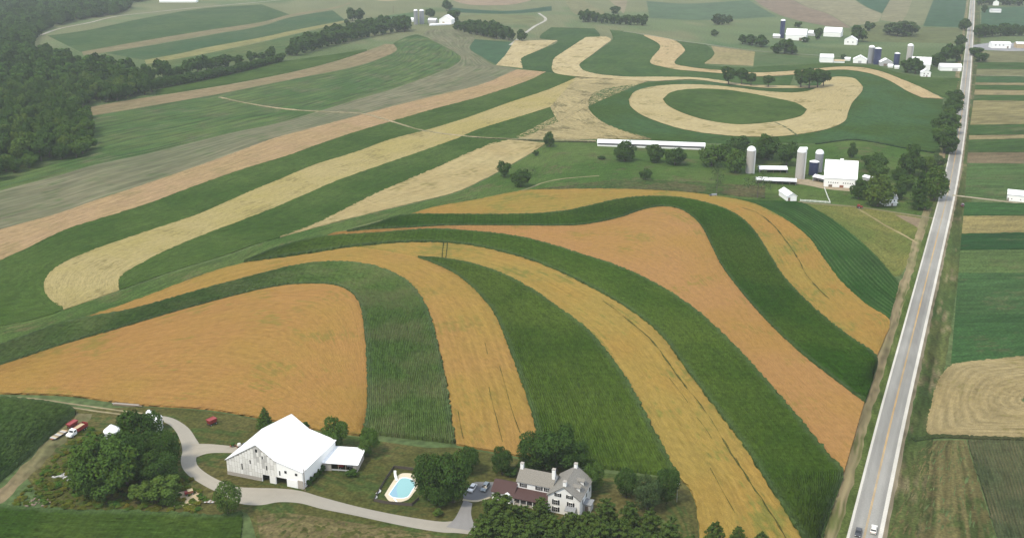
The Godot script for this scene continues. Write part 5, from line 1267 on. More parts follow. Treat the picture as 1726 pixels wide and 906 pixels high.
func farmhouse() -> void:
	var p := gp(923.7, 833, 6.0)
	var o := thing("farmhouse", "white farmhouse with grey slate roofs, tall chimneys and a long side wing", "house", Vector3(p.x, 0, p.z), deg_to_rad(-20.5))
	shell(o, Vector3.ZERO, gable_prof(10.3, 6.0, 9.7), 13.0, false, M.white, M.slate, 0.4, 0.2)
	shell(o, Vector3(-11.7, 0, -4.0), gable_prof(7.4, 6.0, 8.8), 11.75, true, M.white, M.slate_old, 0.3, 0.2)
	# connecting roof of the garage and the porch
	shell(o, Vector3(-19.0, 0, -0.6), gable_prof(7.4, 2.8, 5.0), 7.2, true, M.white, M.brown_roof, 0.35, 0.18)
	var pr := Mb.new()
	pr.prism(PackedVector2Array([Vector2(-0.6, 2.5), Vector2(4.0, 3.7), Vector2(4.0, 3.88), Vector2(-0.6, 2.68)]), 11.4, true, Vector3(-11.75, 0, 0))
	part(o, "porch_roof", pr.mesh(), M.brown_roof)
	for i in 6:
		box_part(o, "porch_post", Vector3(-11.2 + i * 2.1, 1.25, 0.3), Vector3(0.2, 2.5, 0.2), M.trim)
	box_part(o, "porch_floor", Vector3(-6.0, 0.2, -1.9), Vector3(11.2, 0.4, 4.2), M.stone)
	# entry gable of the garage
	var g := Mb.new()
	g.prism(PackedVector2Array([Vector2(0, 0), Vector2(2.6, 0), Vector2(2.6, 2.6), Vector2(1.3, 3.6), Vector2(0, 2.6)]), 1.4, false, Vector3(-14.9, 0, 0.9))
	var eg := part(o, "entry", g.mesh(), M.white)
	box_part(eg, "window", Vector3(-13.6, 1.5, 0.92), Vector3(1.2, 1.3, 0.1), M.glass)
	for c in [[-11.3, -7.7, 10.6], [-0.3, -6.6, 11.2], [5.15, -0.9, 11.2], [5.15, -12.4, 11.2]]:
		var ch := box_part(o, "chimney", Vector3(c[0], c[2] / 2 + 2.6, c[1]), Vector3(0.95, c[2] - 5.2, 1.1), M.white)
		box_part(ch, "cap", Vector3(0, (c[2] - 5.2) / 2 + 0.06, 0), Vector3(1.15, 0.12, 1.3), M.stone)
	for q in [[2.6, 3.9, 1.3, 1.7], [7.4, 3.9, 1.3, 1.7], [3.2, 6.6, 1.1, 1.2], [7.0, 6.6, 1.1, 1.2], [2.6, 1.4, 1.3, 1.6]]:
		window_part(o, Vector3(q[0], q[1], 0.05), q[2], q[3])
		for s in [-1, 1]:
			box_part(o, "shutter", Vector3(q[0] + s * (q[2] / 2 + 0.3), q[1], 0.04), Vector3(0.5, q[3], 0.08), M.glass)
	for xq in [-9.6, -4.3, -1.5]:
		window_part(o, Vector3(xq, 4.95, -3.95), 1.3, 1.3)
		for s in [-1, 1]:
			box_part(o, "shutter", Vector3(xq + s * 0.95, 4.95, -3.96), Vector3(0.5, 1.25, 0.08), M.glass)
	for z in [-3.0, -7.0, -10.5]:
		window_part(o, Vector3(10.34, 4.0, z), 1.2, 1.6, true)
	# dormers on the side slope
	for z in [-4.2, -8.2]:
		var d := Mb.new()
		d.box(Vector3(8.2, 7.55, z), Vector3(2.2, 1.5, 1.9))
		var dm := part(o, "dormer", d.mesh(), M.white)
		box_part(dm, "window", Vector3(9.32, 7.5, z), Vector3(0.08, 1.0, 1.1), M.glass)
		var dr := Mb.new()
		dr.prism(PackedVector2Array([Vector2(-1.15, 8.2), Vector2(0, 8.75), Vector2(1.15, 8.2), Vector2(1.15, 8.36), Vector2(0, 8.92), Vector2(-1.15, 8.36)]), 2.8, true, Vector3(6.8, 0, z))
		part(dm, "roof", dr.mesh(), M.slate)
	# slate hood over the front door and a side porch
	var hood := Mb.new()
	hood.prism(PackedVector2Array([Vector2(-1.8, 2.5), Vector2(-0.02, 3.3), Vector2(-0.02, 3.45), Vector2(-1.8, 2.65)]), 3.4, true, Vector3(5.9, 0, 0))
	part(o, "door_hood", hood.mesh(), M.greycon)
	var door := box_part(o, "door", Vector3(7.6, 1.1, 0.05), Vector3(1.1, 2.2, 0.1), M.door_wood)
	box_part(door, "handle", Vector3(0.4, 0, 0.07), Vector3(0.08, 0.08, 0.06), M.rim)
	for s in [6.1, 9.1]:
		box_part(o, "hood_post", Vector3(s, 1.25, 1.6), Vector3(0.16, 2.5, 0.16), M.trim)
	var sp := Mb.new()
	sp.prism(PackedVector2Array([Vector2(0, 0), Vector2(3.2, 0), Vector2(3.2, 2.7), Vector2(0, 2.7)]), 2.4, true, Vector3(10.35, 0, -3.6))
	var spn := part(o, "side_entry", sp.mesh(), M.greywall)
	box_part(spn, "roof", Vector3(11.6, 2.8, -5.2), Vector3(2.9, 0.18, 3.7), M.greycon)
	box_part(spn, "door", Vector3(11.5, 1.1, -3.58), Vector3(1.0, 2.1, 0.08), M.door_wood)
	# garden wall bits between the pines
	var gw := framed("garden_bench", "pale stone garden bench in the gap between the pines below the porch", "bench", 886, 869, 900, 870)
	box_part(gw[0], "seat", Vector3(1.3, 0.45, 0), Vector3(2.6, 0.12, 0.6), M.tan)
	for i in 2:
		box_part(gw[0], "leg", Vector3(0.3 + i * 2.0, 0.2, 0), Vector3(0.25, 0.4, 0.5), M.tan)

func poly_part(parent: Node, called: String, px: Array, y0: float, y1: float, m: Material, base: Vector3) -> MeshInstance3D:
	var pts: PackedVector2Array = []
	var c := curve(px + [px[0], px[1]])
	for i in c.size() - 1:
		pts.append(Vector2(c[i].x - base.x, c[i].z - base.z))
	var b := Mb.new()
	var tr := Geometry2D.triangulate_polygon(pts)
	for i in range(0, tr.size(), 3):
		b.tri(Vector3(pts[tr[i]].x, y1, pts[tr[i]].y), Vector3(pts[tr[i + 1]].x, y1, pts[tr[i + 1]].y), Vector3(pts[tr[i + 2]].x, y1, pts[tr[i + 2]].y))
	for i in pts.size():
		var k := (i + 1) % pts.size()
		b.quad(Vector3(pts[i].x, y0, pts[i].y), Vector3(pts[i].x, y1, pts[i].y), Vector3(pts[k].x, y1, pts[k].y), Vector3(pts[k].x, y0, pts[k].y))
	return part(parent, called, b.mesh(), m)

func pool() -> void:
	var base := gp(676, 822)
	var o := thing("swimming_pool", "pale blue swimming pool with a cream deck on the lawn", "pool", base)
	M.deck = grainy(C(0.60, 0.52, 0.38), 1.5)
	M.water = mat(C(0.22, 0.43, 0.44), 0.05)
	poly_part(o, "deck", [648, 834, 656, 844, 669, 846.5, 687, 842, 698, 829.5, 704, 821, 698, 800, 680, 797.5, 670, 802, 661, 813], 0.0, 0.14, M.deck, base)
	poly_part(o, "coping", [654.5, 833.5, 661, 838.6, 676, 840.5, 687.5, 838, 696, 826.5, 700.6, 818.6, 697.5, 809.5, 686, 805, 675, 805.5, 670, 810.8], 0.14, 0.17, M.trim, base)
	poly_part(o, "water", [656, 833, 661.5, 837.4, 676, 839.3, 686.6, 836.8, 694.6, 825.6, 699, 818.6, 696, 810.4, 685.4, 806.2, 676.4, 806.6, 671.4, 811.4], 0.17, 0.175, M.water, base)
	poly_part(o, "step", [656.5, 833, 662, 837, 670, 838.6, 668, 824, 670.5, 816, 668, 817], 0.175, 0.178, mat(C(0.20, 0.36, 0.46), 0.05), base)
	var sl := thing("pool_slide", "white curved slide at the back corner of the pool", "slide", gp(669, 811))
	var b := Mb.new()
	var pts: Array = []
	for i in 9:
		var t := i / 8.0
		pts.append(Vector3(-0.9 + 0.9 * t * t, 2.3 - 1.9 * t, -3.0 + 3.0 * t))
	for i in 8:
		b.bar(pts[i], pts[i + 1], 0.8, 0.12)
	part(sl, "chute", b.mesh(), M.trim)
	for i in 2:
		box_part(sl, "leg", Vector3(-1.2 + i * 0.6, 1.15, -3.0), Vector3(0.1, 2.3, 0.1), M.galvanized)
	var lad := Mb.new()
	for i in 5:
		lad.box(Vector3(-0.9, 0.4 * i + 0.3, -3.2), Vector3(0.6, 0.06, 0.1))
	part(sl, "ladder", lad.mesh(), M.galvanized)
	var dv := thing("diving_board", "white diving board at the shallow curve of the pool", "diving board", gp(666, 844.5), 0.5)
	box_part(dv, "plank", Vector3(0, 0.55, 0.3), Vector3(0.5, 0.08, 2.6), M.trim)
	box_part(dv, "stand", Vector3(0, 0.25, 1.2), Vector3(0.6, 0.5, 0.6), M.rust)
	for i in 2:
		var lc := thing("lounge_chair", ["white lounge chair on the grass inside the pool fence corner", "small white chair beside the lounge chair at the pool fence"][i], "chair", gp(637.5 - i * 4.5, 831 + i * 9), -0.6)
		var k: float = [1.0, 0.5][i]
		box_part(lc, "seat", Vector3(0, 0.35, 0), Vector3(0.7, 0.08, 1.7 * k), M.trim)
		box_part(lc, "backrest", Vector3(0, 0.6, -0.9 * k), Vector3(0.7, 0.55, 0.08), M.trim)
		for s in [-1, 1]:
			box_part(lc, "leg", Vector3(s * 0.3, 0.16, 0.6 * k), Vector3(0.06, 0.33, 0.06), M.trim)
			box_part(lc, "leg", Vector3(s * 0.3, 0.16, -0.6 * k), Vector3(0.06, 0.33, 0.06), M.trim)
	fence("pool_fence", "dark wooden fence round the pool lawn", [630, 845, 640, 826, 652, 806, 664, 789, 684, 791, 703, 794], 1.1, "wood_dark", 2.0, true)
	fence("pool_fence", "dark low wooden fence along the drive side of the pool", [630, 845, 650, 849, 672, 851, 694, 853, 706, 842], 1.1, "wood_dark", 2.0, true)

func fence(called: String, label: String, px: Array, h: float, m: String, gap: float, solid := false) -> void:
	M.wood_dark = M.get("wood_dark", grainy(C(0.075, 0.06, 0.045), 1.0))
	var line := curve(px, false)
	var o := thing(called, label, "fence", line[0])
	var n := maxi(2, int(length_of(line) / gap))
	var pts := resample(line, n)
	var post := BoxMesh.new()
	post.size = Vector3(0.16, h + 0.1, 0.16)
	for i in pts.size():
		part(o, "post", post, M[m], pts[i] - line[0] + Vector3(0, (h + 0.1) / 2, 0))
	for i in pts.size() - 1:
		for k in 3:
			var b := Mb.new()
			var y := h * (0.25 + 0.33 * k)
			b.bar(pts[i] - line[0] + Vector3(0, y, 0), pts[i + 1] - line[0] + Vector3(0, y, 0), 0.06, h * (0.29 if solid else 0.14))
			part(o, "rail", b.mesh(), M[m])

# ---------------------------------------------------------------- middle and far farms
func build_mid_farm() -> void:
	barn("poultry_house", "very long low poultry house with a white roof across the top of the pasture", 1007, 246, 1188, 252.5, 12.0, 2.8, 4.4, true, {cat = "poultry house", band = true})
	silo("silo", "concrete stave silo with a white dome beside the sheds, standing apart from the barn", 1264, 291, 14.5, 16.5, "concrete", 3.2)
	silo("silo", "tallest concrete silo with a white dome next to the low shed end", 1348, 300, 15, 19.0, "concrete", 3.2)
	silo("silo", "dark blue silo with a white cone roof beside the big white barn", 1371, 294, 15.5, 9.5, "blue", 1.2, true, false)
	silo("silo", "grey silo with a white dome behind the dark blue silo", 1379, 289, 13.5, 13.5, "greycon", 3.0, false, false)
	var tank := thing("tank", "white horizontal tank on legs behind the tallest concrete silo", "tank", gp(1354, 258))
	var b := Mb.new()
	b.lathe([Vector2(0, -3.4), Vector2(1.2, -3.2), Vector2(1.6, -2.8), Vector2(1.6, 2.8), Vector2(1.2, 3.2), Vector2(0, 3.4)], 14)
	part(tank, "vessel", b.mesh(), M.tin, Vector3(0, 3.4, 0)).rotation.z = PI / 2
	for s in [-1, 1]:
		box_part(tank, "leg", Vector3(s * 2.0, 1.0, 0), Vector3(0.4, 2.0, 2.2), M.concrete)
	var dp := 18.0
	var o := barn("barn", "big white barn with a two pitch roof and a row of small dark windows", 1389, 314, 1443, 317.5, dp, 6.5, 17.0, true, {prof = [Vector2(0, 6.5), Vector2(4.2, 13.0), Vector2(dp / 2, 17.0), Vector2(dp - 4.2, 13.0), Vector2(dp, 6.5)], windows = [[0.14, 3.2, 0.7, 0.9], [0.21, 3.2, 0.7, 0.9], [0.28, 3.2, 0.7, 0.9], [0.35, 3.2, 0.7, 0.9], [0.42, 3.2, 0.7, 0.9], [0.60, 3.2, 0.7, 0.9], [0.67, 3.2, 0.7, 0.9], [0.74, 3.2, 0.7, 0.9], [0.81, 3.2, 0.7, 0.9], [0.88, 3.2, 0.7, 0.9]], doors = [[0.2, 2.4, 1.7], [0.55, 2.6, 1.6, "rust"]]})
	box_part(o, "cupola", Vector3(10.5, 17.0, -9.0), Vector3(2.2, 2.0, 2.2), M.white)
	box_part(o, "vent", Vector3(13.0, 10.6, -3.6), Vector3(0.9, 0.9, 0.9), M.galvanized)
	barn("shed", "white roofed shed nearest the trees behind the lone concrete silo", 1281, 291, 1327, 291.5, 8.0, 2.6, 4.2, true, {cat = "shed", wall = "greycon", open = true})
	barn("shed", "long low white roofed cattle shed in front of the tallest silo", 1275, 309, 1342, 312, 7.0, 2.6, 3.8, true, {cat = "shed", wall = "greycon", open = true})
	barn("shed", "low white roofed milk house joining the dark blue silo and the barn", 1370, 305, 1389, 309, 6.0, 3.2, 4.4, true, {cat = "shed", wall = "greywall", open = true})
	barn("shed", "small white open ended shed alone below the cattle sheds", 1327, 339, 1343, 338.5, 15.0, 3.4, 5.4, false, {cat = "shed", doors = [[0.2, 1.4, 2.4]]})
	barn("shed", "small white roofed shed off the far end of the big white barn", 1454, 303, 1470, 307, 5.0, 2.4, 3.4, true, {cat = "shed", wall = "greywall"})
	var fh := barn("farmhouse", "small grey white farmhouse between the willow and the spruce", 1492, 347, 1512, 346.5, 8.0, 4.6, 7.4, true, {cat = "house", wall = "white", roof = "greywall", windows = [[0.25, 3.4, 0.9, 1.2], [0.75, 3.4, 0.9, 1.2], [0.25, 1.3, 0.9, 1.3]], doors = [[0.6, 1.0, 2.0]]})
	box_part(fh, "porch", Vector3(4.0, 2.5, 1.2), Vector3(7.0, 0.2, 2.4), M.white)
	fence("board_fence", "white board fence round the grass plot in front of the barn yard", [1349, 339, 1375, 340.5, 1400, 342.5, 1396, 334, 1390, 318], 1.3, "trim", 3.0)
	var w := barn("shed", "small white shed with dark windows beside the driveway right of the road", 1698, 338, 1748, 343, 9.0, 4.4, 6.6, true, {cat = "shed", windows = [[0.15, 1.6, 0.7, 0.7], [0.45, 1.6, 0.7, 0.7]], doors = [[0.03, 0.9, 2.0]]})
	w.set_meta("category", "shed")

func build_far_farms() -> void:
	var S := {cat = "farm building"}
	# roadside farm with blue silos
	barn("barn", "white gabled barn at the outer end of the roadside farm", 1383, 105, 1405, 105.5, 13.0, 6.5, 10.0, true)
	barn("shed", "low tan roofed shed beside the outer white barn", 1406, 105.5, 1424, 106, 9.0, 2.2, 3.6, true, {cat = "shed", roof = "tan"})
	barn("shed", "tiny white shed behind the low tan roofed shed", 1424, 102, 1433, 102.5, 6.0, 2.8, 4.2, true, {cat = "shed"})
	barn("barn", "white barn with a broad gable beside the tall grey silo", 1438, 106, 1461, 107, 14.0, 4.5, 9.0, false, {doors = [[0.5, 4.0, 3.0, "greywall"]]})
	silo("silo", "tall grey silo with a white cap in the roadside farm", 1467, 106.5, 9.5, 20.0, "greycon", 2.5, false, false)
	silo("silo", "tall dark blue silo beside the grey silo in the roadside farm", 1478, 108, 11.5, 19.5, "blue", 1.6, true, false)
	silo("silo", "short dark blue silo in the middle of the roadside farm", 1511, 109, 9.5, 14.0, "blue", 1.5, true, false)
	silo("silo", "slim white capped silo behind the main barn of the roadside farm", 1532, 105, 9.5, 21.0, "concrete", 2.6)
	barn("barn", "white gable fronted barn between the two dark blue silos", 1484, 111, 1505, 111.5, 14.0, 4.5, 8.5, false, {wall = "greywall", doors = [[0.4, 4.0, 3.0]]})
	barn("shed", "small white hut in front of the gable fronted barn", 1497, 113.5, 1505, 114, 5.0, 2.5, 4.0, true, {cat = "shed"})
	barn("shed", "small white hut below the short blue silo", 1508, 115.5, 1515, 116, 5.0, 2.4, 3.8, true, {cat = "shed"})
	barn("barn", "main white barn of the roadside farm under the slim silo", 1536, 117, 1568, 118.5, 17.0, 7.0, 14.5, true, {doors = [[0.4, 3.0, 3.0, "greywall"]]})
	barn("farmhouse", "white farmhouse in front of the main barn of the roadside farm", 1553, 129, 1569, 129.5, 9.0, 5.0, 8.4, false, {cat = "house", windows = [[0.3, 3.6, 1.2, 1.4], [0.7, 3.6, 1.2, 1.4], [0.3, 1.4, 1.2, 1.4]], doors = [[0.6, 1.2, 2.1]]})
	barn("shed", "long white machine shed standing right beside the road", 1585, 119, 1621, 120, 14.0, 5.0, 8.0, true, {cat = "shed", doors = [[0.7, 6.0, 3.2, "greywall"]]})
	# far white farmstead
	silo("silo", "slim dark blue silo of the far white farmstead", 1318, 64, 8.0, 26.0, "blue", 2.2, false, false)
	barn("shed", "low white shed left of the slim far silo", 1303, 64, 1315, 64.5, 8.0, 3.5, 6.0, true, {cat = "shed", wall = "greywall"})
	barn("barn", "largest white barn of the far farmstead", 1324, 67, 1358, 68.5, 22.0, 8.0, 16.0, true, {doors = [[0.75, 4.0, 4.0]]})
	barn("shed", "white roofed lean-to beyond the largest far barn", 1362, 60, 1381, 61, 12.0, 4.0, 8.0, true, {cat = "shed", wall = "greywall"})
	barn("barn", "second white barn in the middle of the far farmstead", 1388, 61, 1417, 62.5, 18.0, 7.0, 13.5, true)
	barn("farmhouse", "white gabled farmhouse of the far farmstead beside the big round tree", 1423, 75, 1444, 76, 12.0, 7.0, 12.0, false, {cat = "house", windows = [[0.3, 4.0, 1.4, 1.6], [0.7, 4.0, 1.4, 1.6]]})
	# distant farmstead with twin silos
	silo("silo", "grey silo with a white cap, outer of the distant twin silos", 701, 41, 6.8, 23.0, "greycon", 2.5, false, false)
	silo("silo", "grey silo with a white cap, inner of the distant twin silos", 711, 40, 8.0, 22.0, "greycon", 2.5, false, false)
	barn("shed", "long low white shed behind the trees left of the distant twin silos", 671, 36, 696, 36.5, 12.0, 3.5, 6.5, true, {cat = "shed"})
	barn("shed", "grey fronted white roofed shed between the twin silos and the distant barn", 721, 39.5, 734, 40, 10.0, 6.0, 9.0, true, {cat = "shed", wall = "greywall"})
	barn("barn", "white gabled barn of the distant farmstead beside the dark wood", 740, 40.5, 761, 41, 20.0, 8.0, 15.0, false, {doors = [[0.35, 4.0, 4.0, "tan"]]})
	barn("shed", "thin white roof in front of the distant gabled barn", 725, 43.5, 760, 41.8, 5.0, 2.0, 3.2, true, {cat = "shed"})
	# right of the road
	barn("shop", "low white two tier building on the paved lot right of the road", 1672, 81, 1704, 81.5, 14.0, 6.5, 8.5, true, {cat = "building", windows = [[0.2, 4.4, 2.0, 1.2], [0.4, 4.4, 2.0, 1.2], [0.6, 4.4, 2.0, 1.2]], doors = [[0.85, 2.0, 3.0]]})
	barn("shop", "low cream building at the end of the paved lot right of the road", 1714, 81, 1740, 81.5, 14.0, 6.0, 8.0, true, {cat = "building", wall = "tan"})
	barn("house", "pale house among the farthest trees right of the road", 1674, 9, 1684, 9.3, 12.0, 7.0, 11.0, false, {cat = "house", roof = "greywall"})
	barn("house", "pinkish roofed house among the tree belt behind the paved lot", 1668, 57, 1681, 57.5, 11.0, 6.0, 10.0, true, {cat = "house", roof = "tan"})
	barn("house", "low grey white house on the lane between the far tree belts", 1670, 21, 1688, 21.3, 10.0, 4.5, 7.0, true, {cat = "house", roof = "greywall"})
	barn("glasshouse", "long pale low building beyond the lane by the far wood", 268, 4, 330, 4, 16.0, 3.5, 6.0, true, {cat = "building"})
	var p := thing("utility_pole", "wooden utility pole on the slope before the distant farmstead", "utility pole", gp(663, 22))
	var b := Mb.new()
	b.lathe([Vector2(0.35, 0), Vector2(0.3, 13.0), Vector2(0, 13.05)], 7)
	part(p, "post", b.mesh(), M.wood)
	box_part(p, "crossarm", Vector3(0, 12.0, 0.4), Vector3(3.0, 0.3, 0.3), M.wood)

# ---------------------------------------------------------------- vehicles and machines
func ground_turn(x0: float, y0: float, x1: float, y1: float) -> float:
	var d := gp(x1, y1) - gp(x0, y0)
	return atan2(-d.z, d.x)

# a passenger car with its nose along local +x
func car(label: String, at: Vector3, turn: float, paint: Color, suv := false) -> Node3D:
	var o := thing("parked_car" if at.x < 100.0 else "car", label, "car", at, turn)
	var pm := mat(paint, 0.3)
	pm.clearcoat_enabled = true
	var hgt := 1.75 if suv else 1.42
	var b := Mb.new()
	b.prism(PackedVector2Array([Vector2(-2.25, 0.35), Vector2(2.2, 0.35), Vector2(2.3, 0.6), Vector2(2.2, 0.82), Vector2(1.05, 0.98), Vector2(-2.0, 1.02), Vector2(-2.3, 0.92), Vector2(-2.32, 0.6)]), 1.76, false, Vector3(0, 0, 0.88))
	part(o, "body", b.mesh(), pm)
	var g := Mb.new()
	var back := -2.1 if suv else -1.75
	g.hexa([Vector3(back, 0.98, 0.82), Vector3(1.1, 0.96, 0.82), Vector3(1.1, 0.96, -0.82), Vector3(back, 0.98, -0.82), Vector3(back + 0.35, hgt - 0.04, 0.64), Vector3(0.3, hgt - 0.04, 0.64), Vector3(0.3, hgt - 0.04, -0.64), Vector3(back + 0.35, hgt - 0.04, -0.64)])
	part(o, "window", g.mesh(), M.glass)
	var r := Mb.new()
	r.hexa([Vector3(back + 0.3, hgt - 0.05, 0.68), Vector3(0.36, hgt - 0.05, 0.68), Vector3(0.36, hgt - 0.05, -0.68), Vector3(back + 0.3, hgt - 0.05, -0.68), Vector3(back + 0.5, hgt + 0.03, 0.6), Vector3(0.15, hgt + 0.03, 0.6), Vector3(0.15, hgt + 0.03, -0.6), Vector3(back + 0.5, hgt + 0.03, -0.6)])
	part(o, "roof", r.mesh(), pm)
	for x in [-1.4, 1.4]:
		for s in [-1, 1]:
			wheel(o, Vector3(x, 0.33, s * 0.8), 0.33, 0.22)
	for s in [-1, 1]:
		box_part(o, "headlight", Vector3(2.25, 0.68, s * 0.62), Vector3(0.1, 0.16, 0.36), M.lamp)
		box_part(o, "tail_light", Vector3(-2.3, 0.78, s * 0.66), Vector3(0.06, 0.18, 0.26), M.tail)
	return o

func build_vehicles() -> void:
	var turn := ground_turn(1457, 906, 1503.5, 706)
	car("pale cream car driving on the country road near the dark car", gp(1473, 895) + Vector3(0, 0.12, 0), turn, C(0.62, 0.60, 0.54))
	car("black car on the country road in the lane beside the cream car", gp(1447, 900) + Vector3(0, 0.12, 0), turn + PI, C(0.012, 0.011, 0.012))
	car("dark maroon car at the mouth of the shed driveway", gp(1623, 347) + Vector3(0, 0.05, 0), turn, C(0.11, 0.015, 0.025), true)
	car("white car under the trees where the farm meets the road", gp(1589, 318), turn, C(0.7, 0.7, 0.7))
	car("white van shaped car behind the other at the roadside trees", gp(1592, 308), turn, C(0.72, 0.72, 0.72), true)
	var pt := ground_turn(788, 826, 800, 810)
	car("white car parked on the paved pad beside the dark tree", gp(796, 825) + Vector3(0, 0.1, 0), pt + PI, C(0.75, 0.75, 0.75))
	car("blue grey car parked on the paved pad beside the white car", gp(818, 824) + Vector3(0, 0.1, 0), pt + PI, C(0.16, 0.20, 0.23), true)
	farm_truck()
	wagons()

func farm_truck() -> void:
	var t := ground_turn(140, 722, 118, 736)
	var o := thing("farm_truck", "farm truck with a white cab and a red bed full of tan grain", "truck", gp(129, 730), t)
	var c := Mb.new()
	c.prism(PackedVector2Array([Vector2(0.9, 0.6), Vector2(4.1, 0.6), Vector2(4.2, 1.1), Vector2(4.0, 1.5), Vector2(2.7, 1.65), Vector2(2.3, 2.45), Vector2(1.0, 2.5), Vector2(0.9, 1.6)]), 2.1, false, Vector3(0, 0, 1.05))
	part(o, "cab", c.mesh(), M.white)
	var g := Mb.new()
	g.quad(Vector3(2.72, 1.68, 0.9), Vector3(2.36, 2.38, 0.85), Vector3(2.36, 2.38, -0.85), Vector3(2.72, 1.68, -0.9))
	g.box(Vector3(1.7, 2.0, 1.06), Vector3(1.0, 0.55, 0.03))
	g.box(Vector3(1.7, 2.0, -1.06), Vector3(1.0, 0.55, 0.03))
	part(o, "window", g.mesh(), M.glass)
	var b := Mb.new()
	b.box(Vector3(-2.0, 1.1, 0), Vector3(5.2, 0.2, 2.3))
	b.box(Vector3(-2.0, 1.75, 1.1), Vector3(5.2, 1.2, 0.1))
	b.box(Vector3(-2.0, 1.75, -1.1), Vector3(5.2, 1.2, 0.1))
	b.box(Vector3(0.6, 1.75, 0), Vector3(0.1, 1.2, 2.1))
	b.box(Vector3(-4.6, 1.75, 0), Vector3(0.1, 1.2, 2.1))
	var bed := part(o, "bed", b.mesh(), M.red)
	box_part(bed, "grain", Vector3(-1.6, 1.7, 0), Vector3(3.9, 0.9, 1.9), M.tan)
	box_part(o, "frame", Vector3(-0.3, 0.75, 0), Vector3(8.2, 0.25, 0.9), M.chassis)
	for x in [3.0, -2.6, -3.6]:
		for s in [-1, 1]:
			wheel(o, Vector3(x, 0.48, s * 0.95), 0.48, 0.3)
	for s in [-1, 1]:
		box_part(o, "headlight", Vector3(4.2, 1.0, s * 0.75), Vector3(0.08, 0.22, 0.3), M.lamp)
	var w := thing("grain_wagon", "dark red wagon behind the farm truck at the corn edge", "wagon", gp(122, 719), t)
	wagon_parts(w, 4.2, 2.0, 1.1, M.red)
	var f := thing("flat_trailer", "old flat trailer with a pale wooden deck beside the dirt lane", "trailer", gp(99, 735), t)
	for i in 8:
		box_part(f, "plank", Vector3(-2.8 + i * 0.8, 0.85, 0), Vector3(0.74, 0.1, 2.5), M[["tan", "board3", "wood"][i % 3]])
	box_part(f, "frame", Vector3(0, 0.68, 0), Vector3(7.2, 0.2, 1.2), M.rust)
	for x in [-1.2, -2.2]:
		for s in [-1, 1]:
			wheel(f, Vector3(x, 0.38, s * 1.0), 0.38, 0.25)

func wagon_parts(o: Node3D, l: float, w: float, h: float, m: Material) -> void:
	var b := Mb.new()
	b.hexa([Vector3(-l * 0.4, 0.8, w * 0.35), Vector3(l * 0.4, 0.8, w * 0.35), Vector3(l * 0.4, 0.8, -w * 0.35), Vector3(-l * 0.4, 0.8, -w * 0.35), Vector3(-l * 0.5, 0.8 + h, w * 0.5), Vector3(l * 0.5, 0.8 + h, w * 0.5), Vector3(l * 0.5, 0.8 + h, -w * 0.5), Vector3(-l * 0.5, 0.8 + h, -w * 0.5)])
	part(o, "box", b.mesh(), m)
	box_part(o, "rim_board", Vector3(0, 0.84 + h, w * 0.5), Vector3(l, 0.12, 0.08), m)
	box_part(o, "rim_board", Vector3(0, 0.84 + h, -w * 0.5), Vector3(l, 0.12, 0.08), m)
	box_part(o, "axle", Vector3(0, 0.5, 0), Vector3(l * 0.8, 0.2, 0.6), M.chassis)
	for x in [-1, 1]:
		for s in [-1, 1]:
			wheel(o, Vector3(x * l * 0.32, 0.4, s * w * 0.42), 0.4, 0.24)
	box_part(o, "drawbar", Vector3(l * 0.6, 0.5, 0), Vector3(l * 0.4, 0.1, 0.1), M.rust)

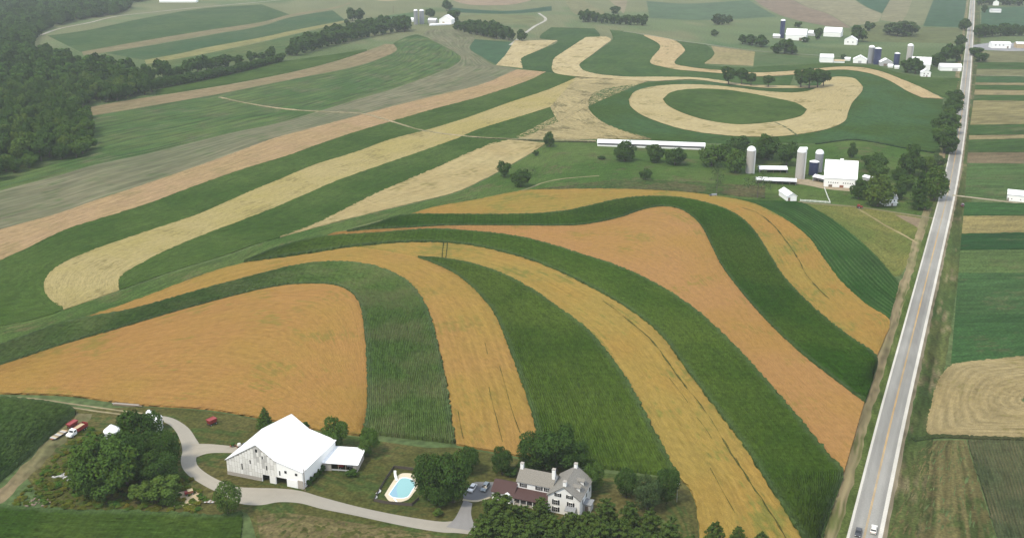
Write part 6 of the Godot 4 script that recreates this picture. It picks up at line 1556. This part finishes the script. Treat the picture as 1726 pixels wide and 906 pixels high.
func wagons() -> void:
	var w := thing("grain_wagon", "dark red gravity wagon alone on the lawn above the drive", "wagon", gp(357, 715), 0.9)
	wagon_parts(w, 3.4, 2.3, 1.5, M.red)
	var r := thing("farm_machine", "rusty orange machine with a red frame on the sand patch", "farm machine", gp(319, 833), 0.5)
	box_part(r, "hopper", Vector3(0.3, 1.1, 0), Vector3(1.6, 0.9, 1.5), M.rust)
	box_part(r, "hood", Vector3(-0.9, 1.0, 0), Vector3(1.2, 0.7, 1.2), M.red)
	box_part(r, "cover", Vector3(0.3, 1.58, 0), Vector3(1.7, 0.06, 1.6), M.tan)
	box_part(r, "drawbar", Vector3(2.2, 0.5, 0), Vector3(2.6, 0.12, 0.12), M.chassis)
	for x in [-0.9, 0.8]:
		for s in [-1, 1]:
			wheel(r, Vector3(x, 0.42, s * 0.85), 0.42, 0.28)
	var f := thing("flat_trailer", "low grey flat trailer in the grass beside the small light green tree", "trailer", gp(354, 847), -0.05)
	for i in 6:
		box_part(f, "plank", Vector3(-1.5 + i * 0.6, 0.55, 0), Vector3(0.55, 0.1, 1.6), M[["board3", "wood"][i % 2]])
	for s in [-1, 1]:
		wheel(f, Vector3(0.2, 0.3, s * 0.7), 0.3, 0.2)
	var junk := [[392, 752, "dark green machine beside the barn corner", "leaf_dark"], [403, 753, "pale round tank beside the barn corner", "board1"], [412, 753, "dark blue implement against the barn wall", "blue"]]
	for q in junk:
		var j := thing("farm_implement", q[2], "farm machine", gp(q[0], q[1]), 0.3)
		var b := Mb.new()
		b.lathe([Vector2(0, 0.5), Vector2(0.7, 0.55), Vector2(0.8, 0.9), Vector2(0.6, 1.4), Vector2(0, 1.5)], 10)
		part(j, "tank", b.mesh(), M[q[3]])
		box_part(j, "frame", Vector3(0, 0.45, 0), Vector3(1.9, 0.15, 1.1), M.rust)
		for s in [-1, 1]:
			wheel(j, Vector3(0, 0.35, s * 0.7), 0.35, 0.2)
	var tr := thing("tractor", "small red tractor on the farm lane below the willow", "tractor", gp(1449, 351), 0.1)
	box_part(tr, "hood", Vector3(0.9, 1.2, 0), Vector3(1.9, 0.8, 0.9), M.red)
	box_part(tr, "cab", Vector3(-0.6, 1.9, 0), Vector3(1.3, 1.4, 1.3), M.red)
	for s in [-1, 1]:
		wheel(tr, Vector3(-0.7, 0.8, s * 0.9), 0.8, 0.45)
		wheel(tr, Vector3(1.4, 0.45, s * 0.75), 0.45, 0.3)
	var im := thing("farm_implement", "dark blue grey hay machine at the edge of the wheat below the bank", "farm machine", gp(1204, 331), 0.1)
	box_part(im, "body", Vector3(0, 1.3, 0), Vector3(3.4, 1.1, 1.7), M.greycon)
	box_part(im, "hood", Vector3(-2.4, 1.0, 0), Vector3(1.6, 0.7, 1.2), M.blue)
	for x in [-2.4, 0.6]:
		for s in [-1, 1]:
			wheel(im, Vector3(x, 0.55, s * 0.95), 0.55, 0.35)
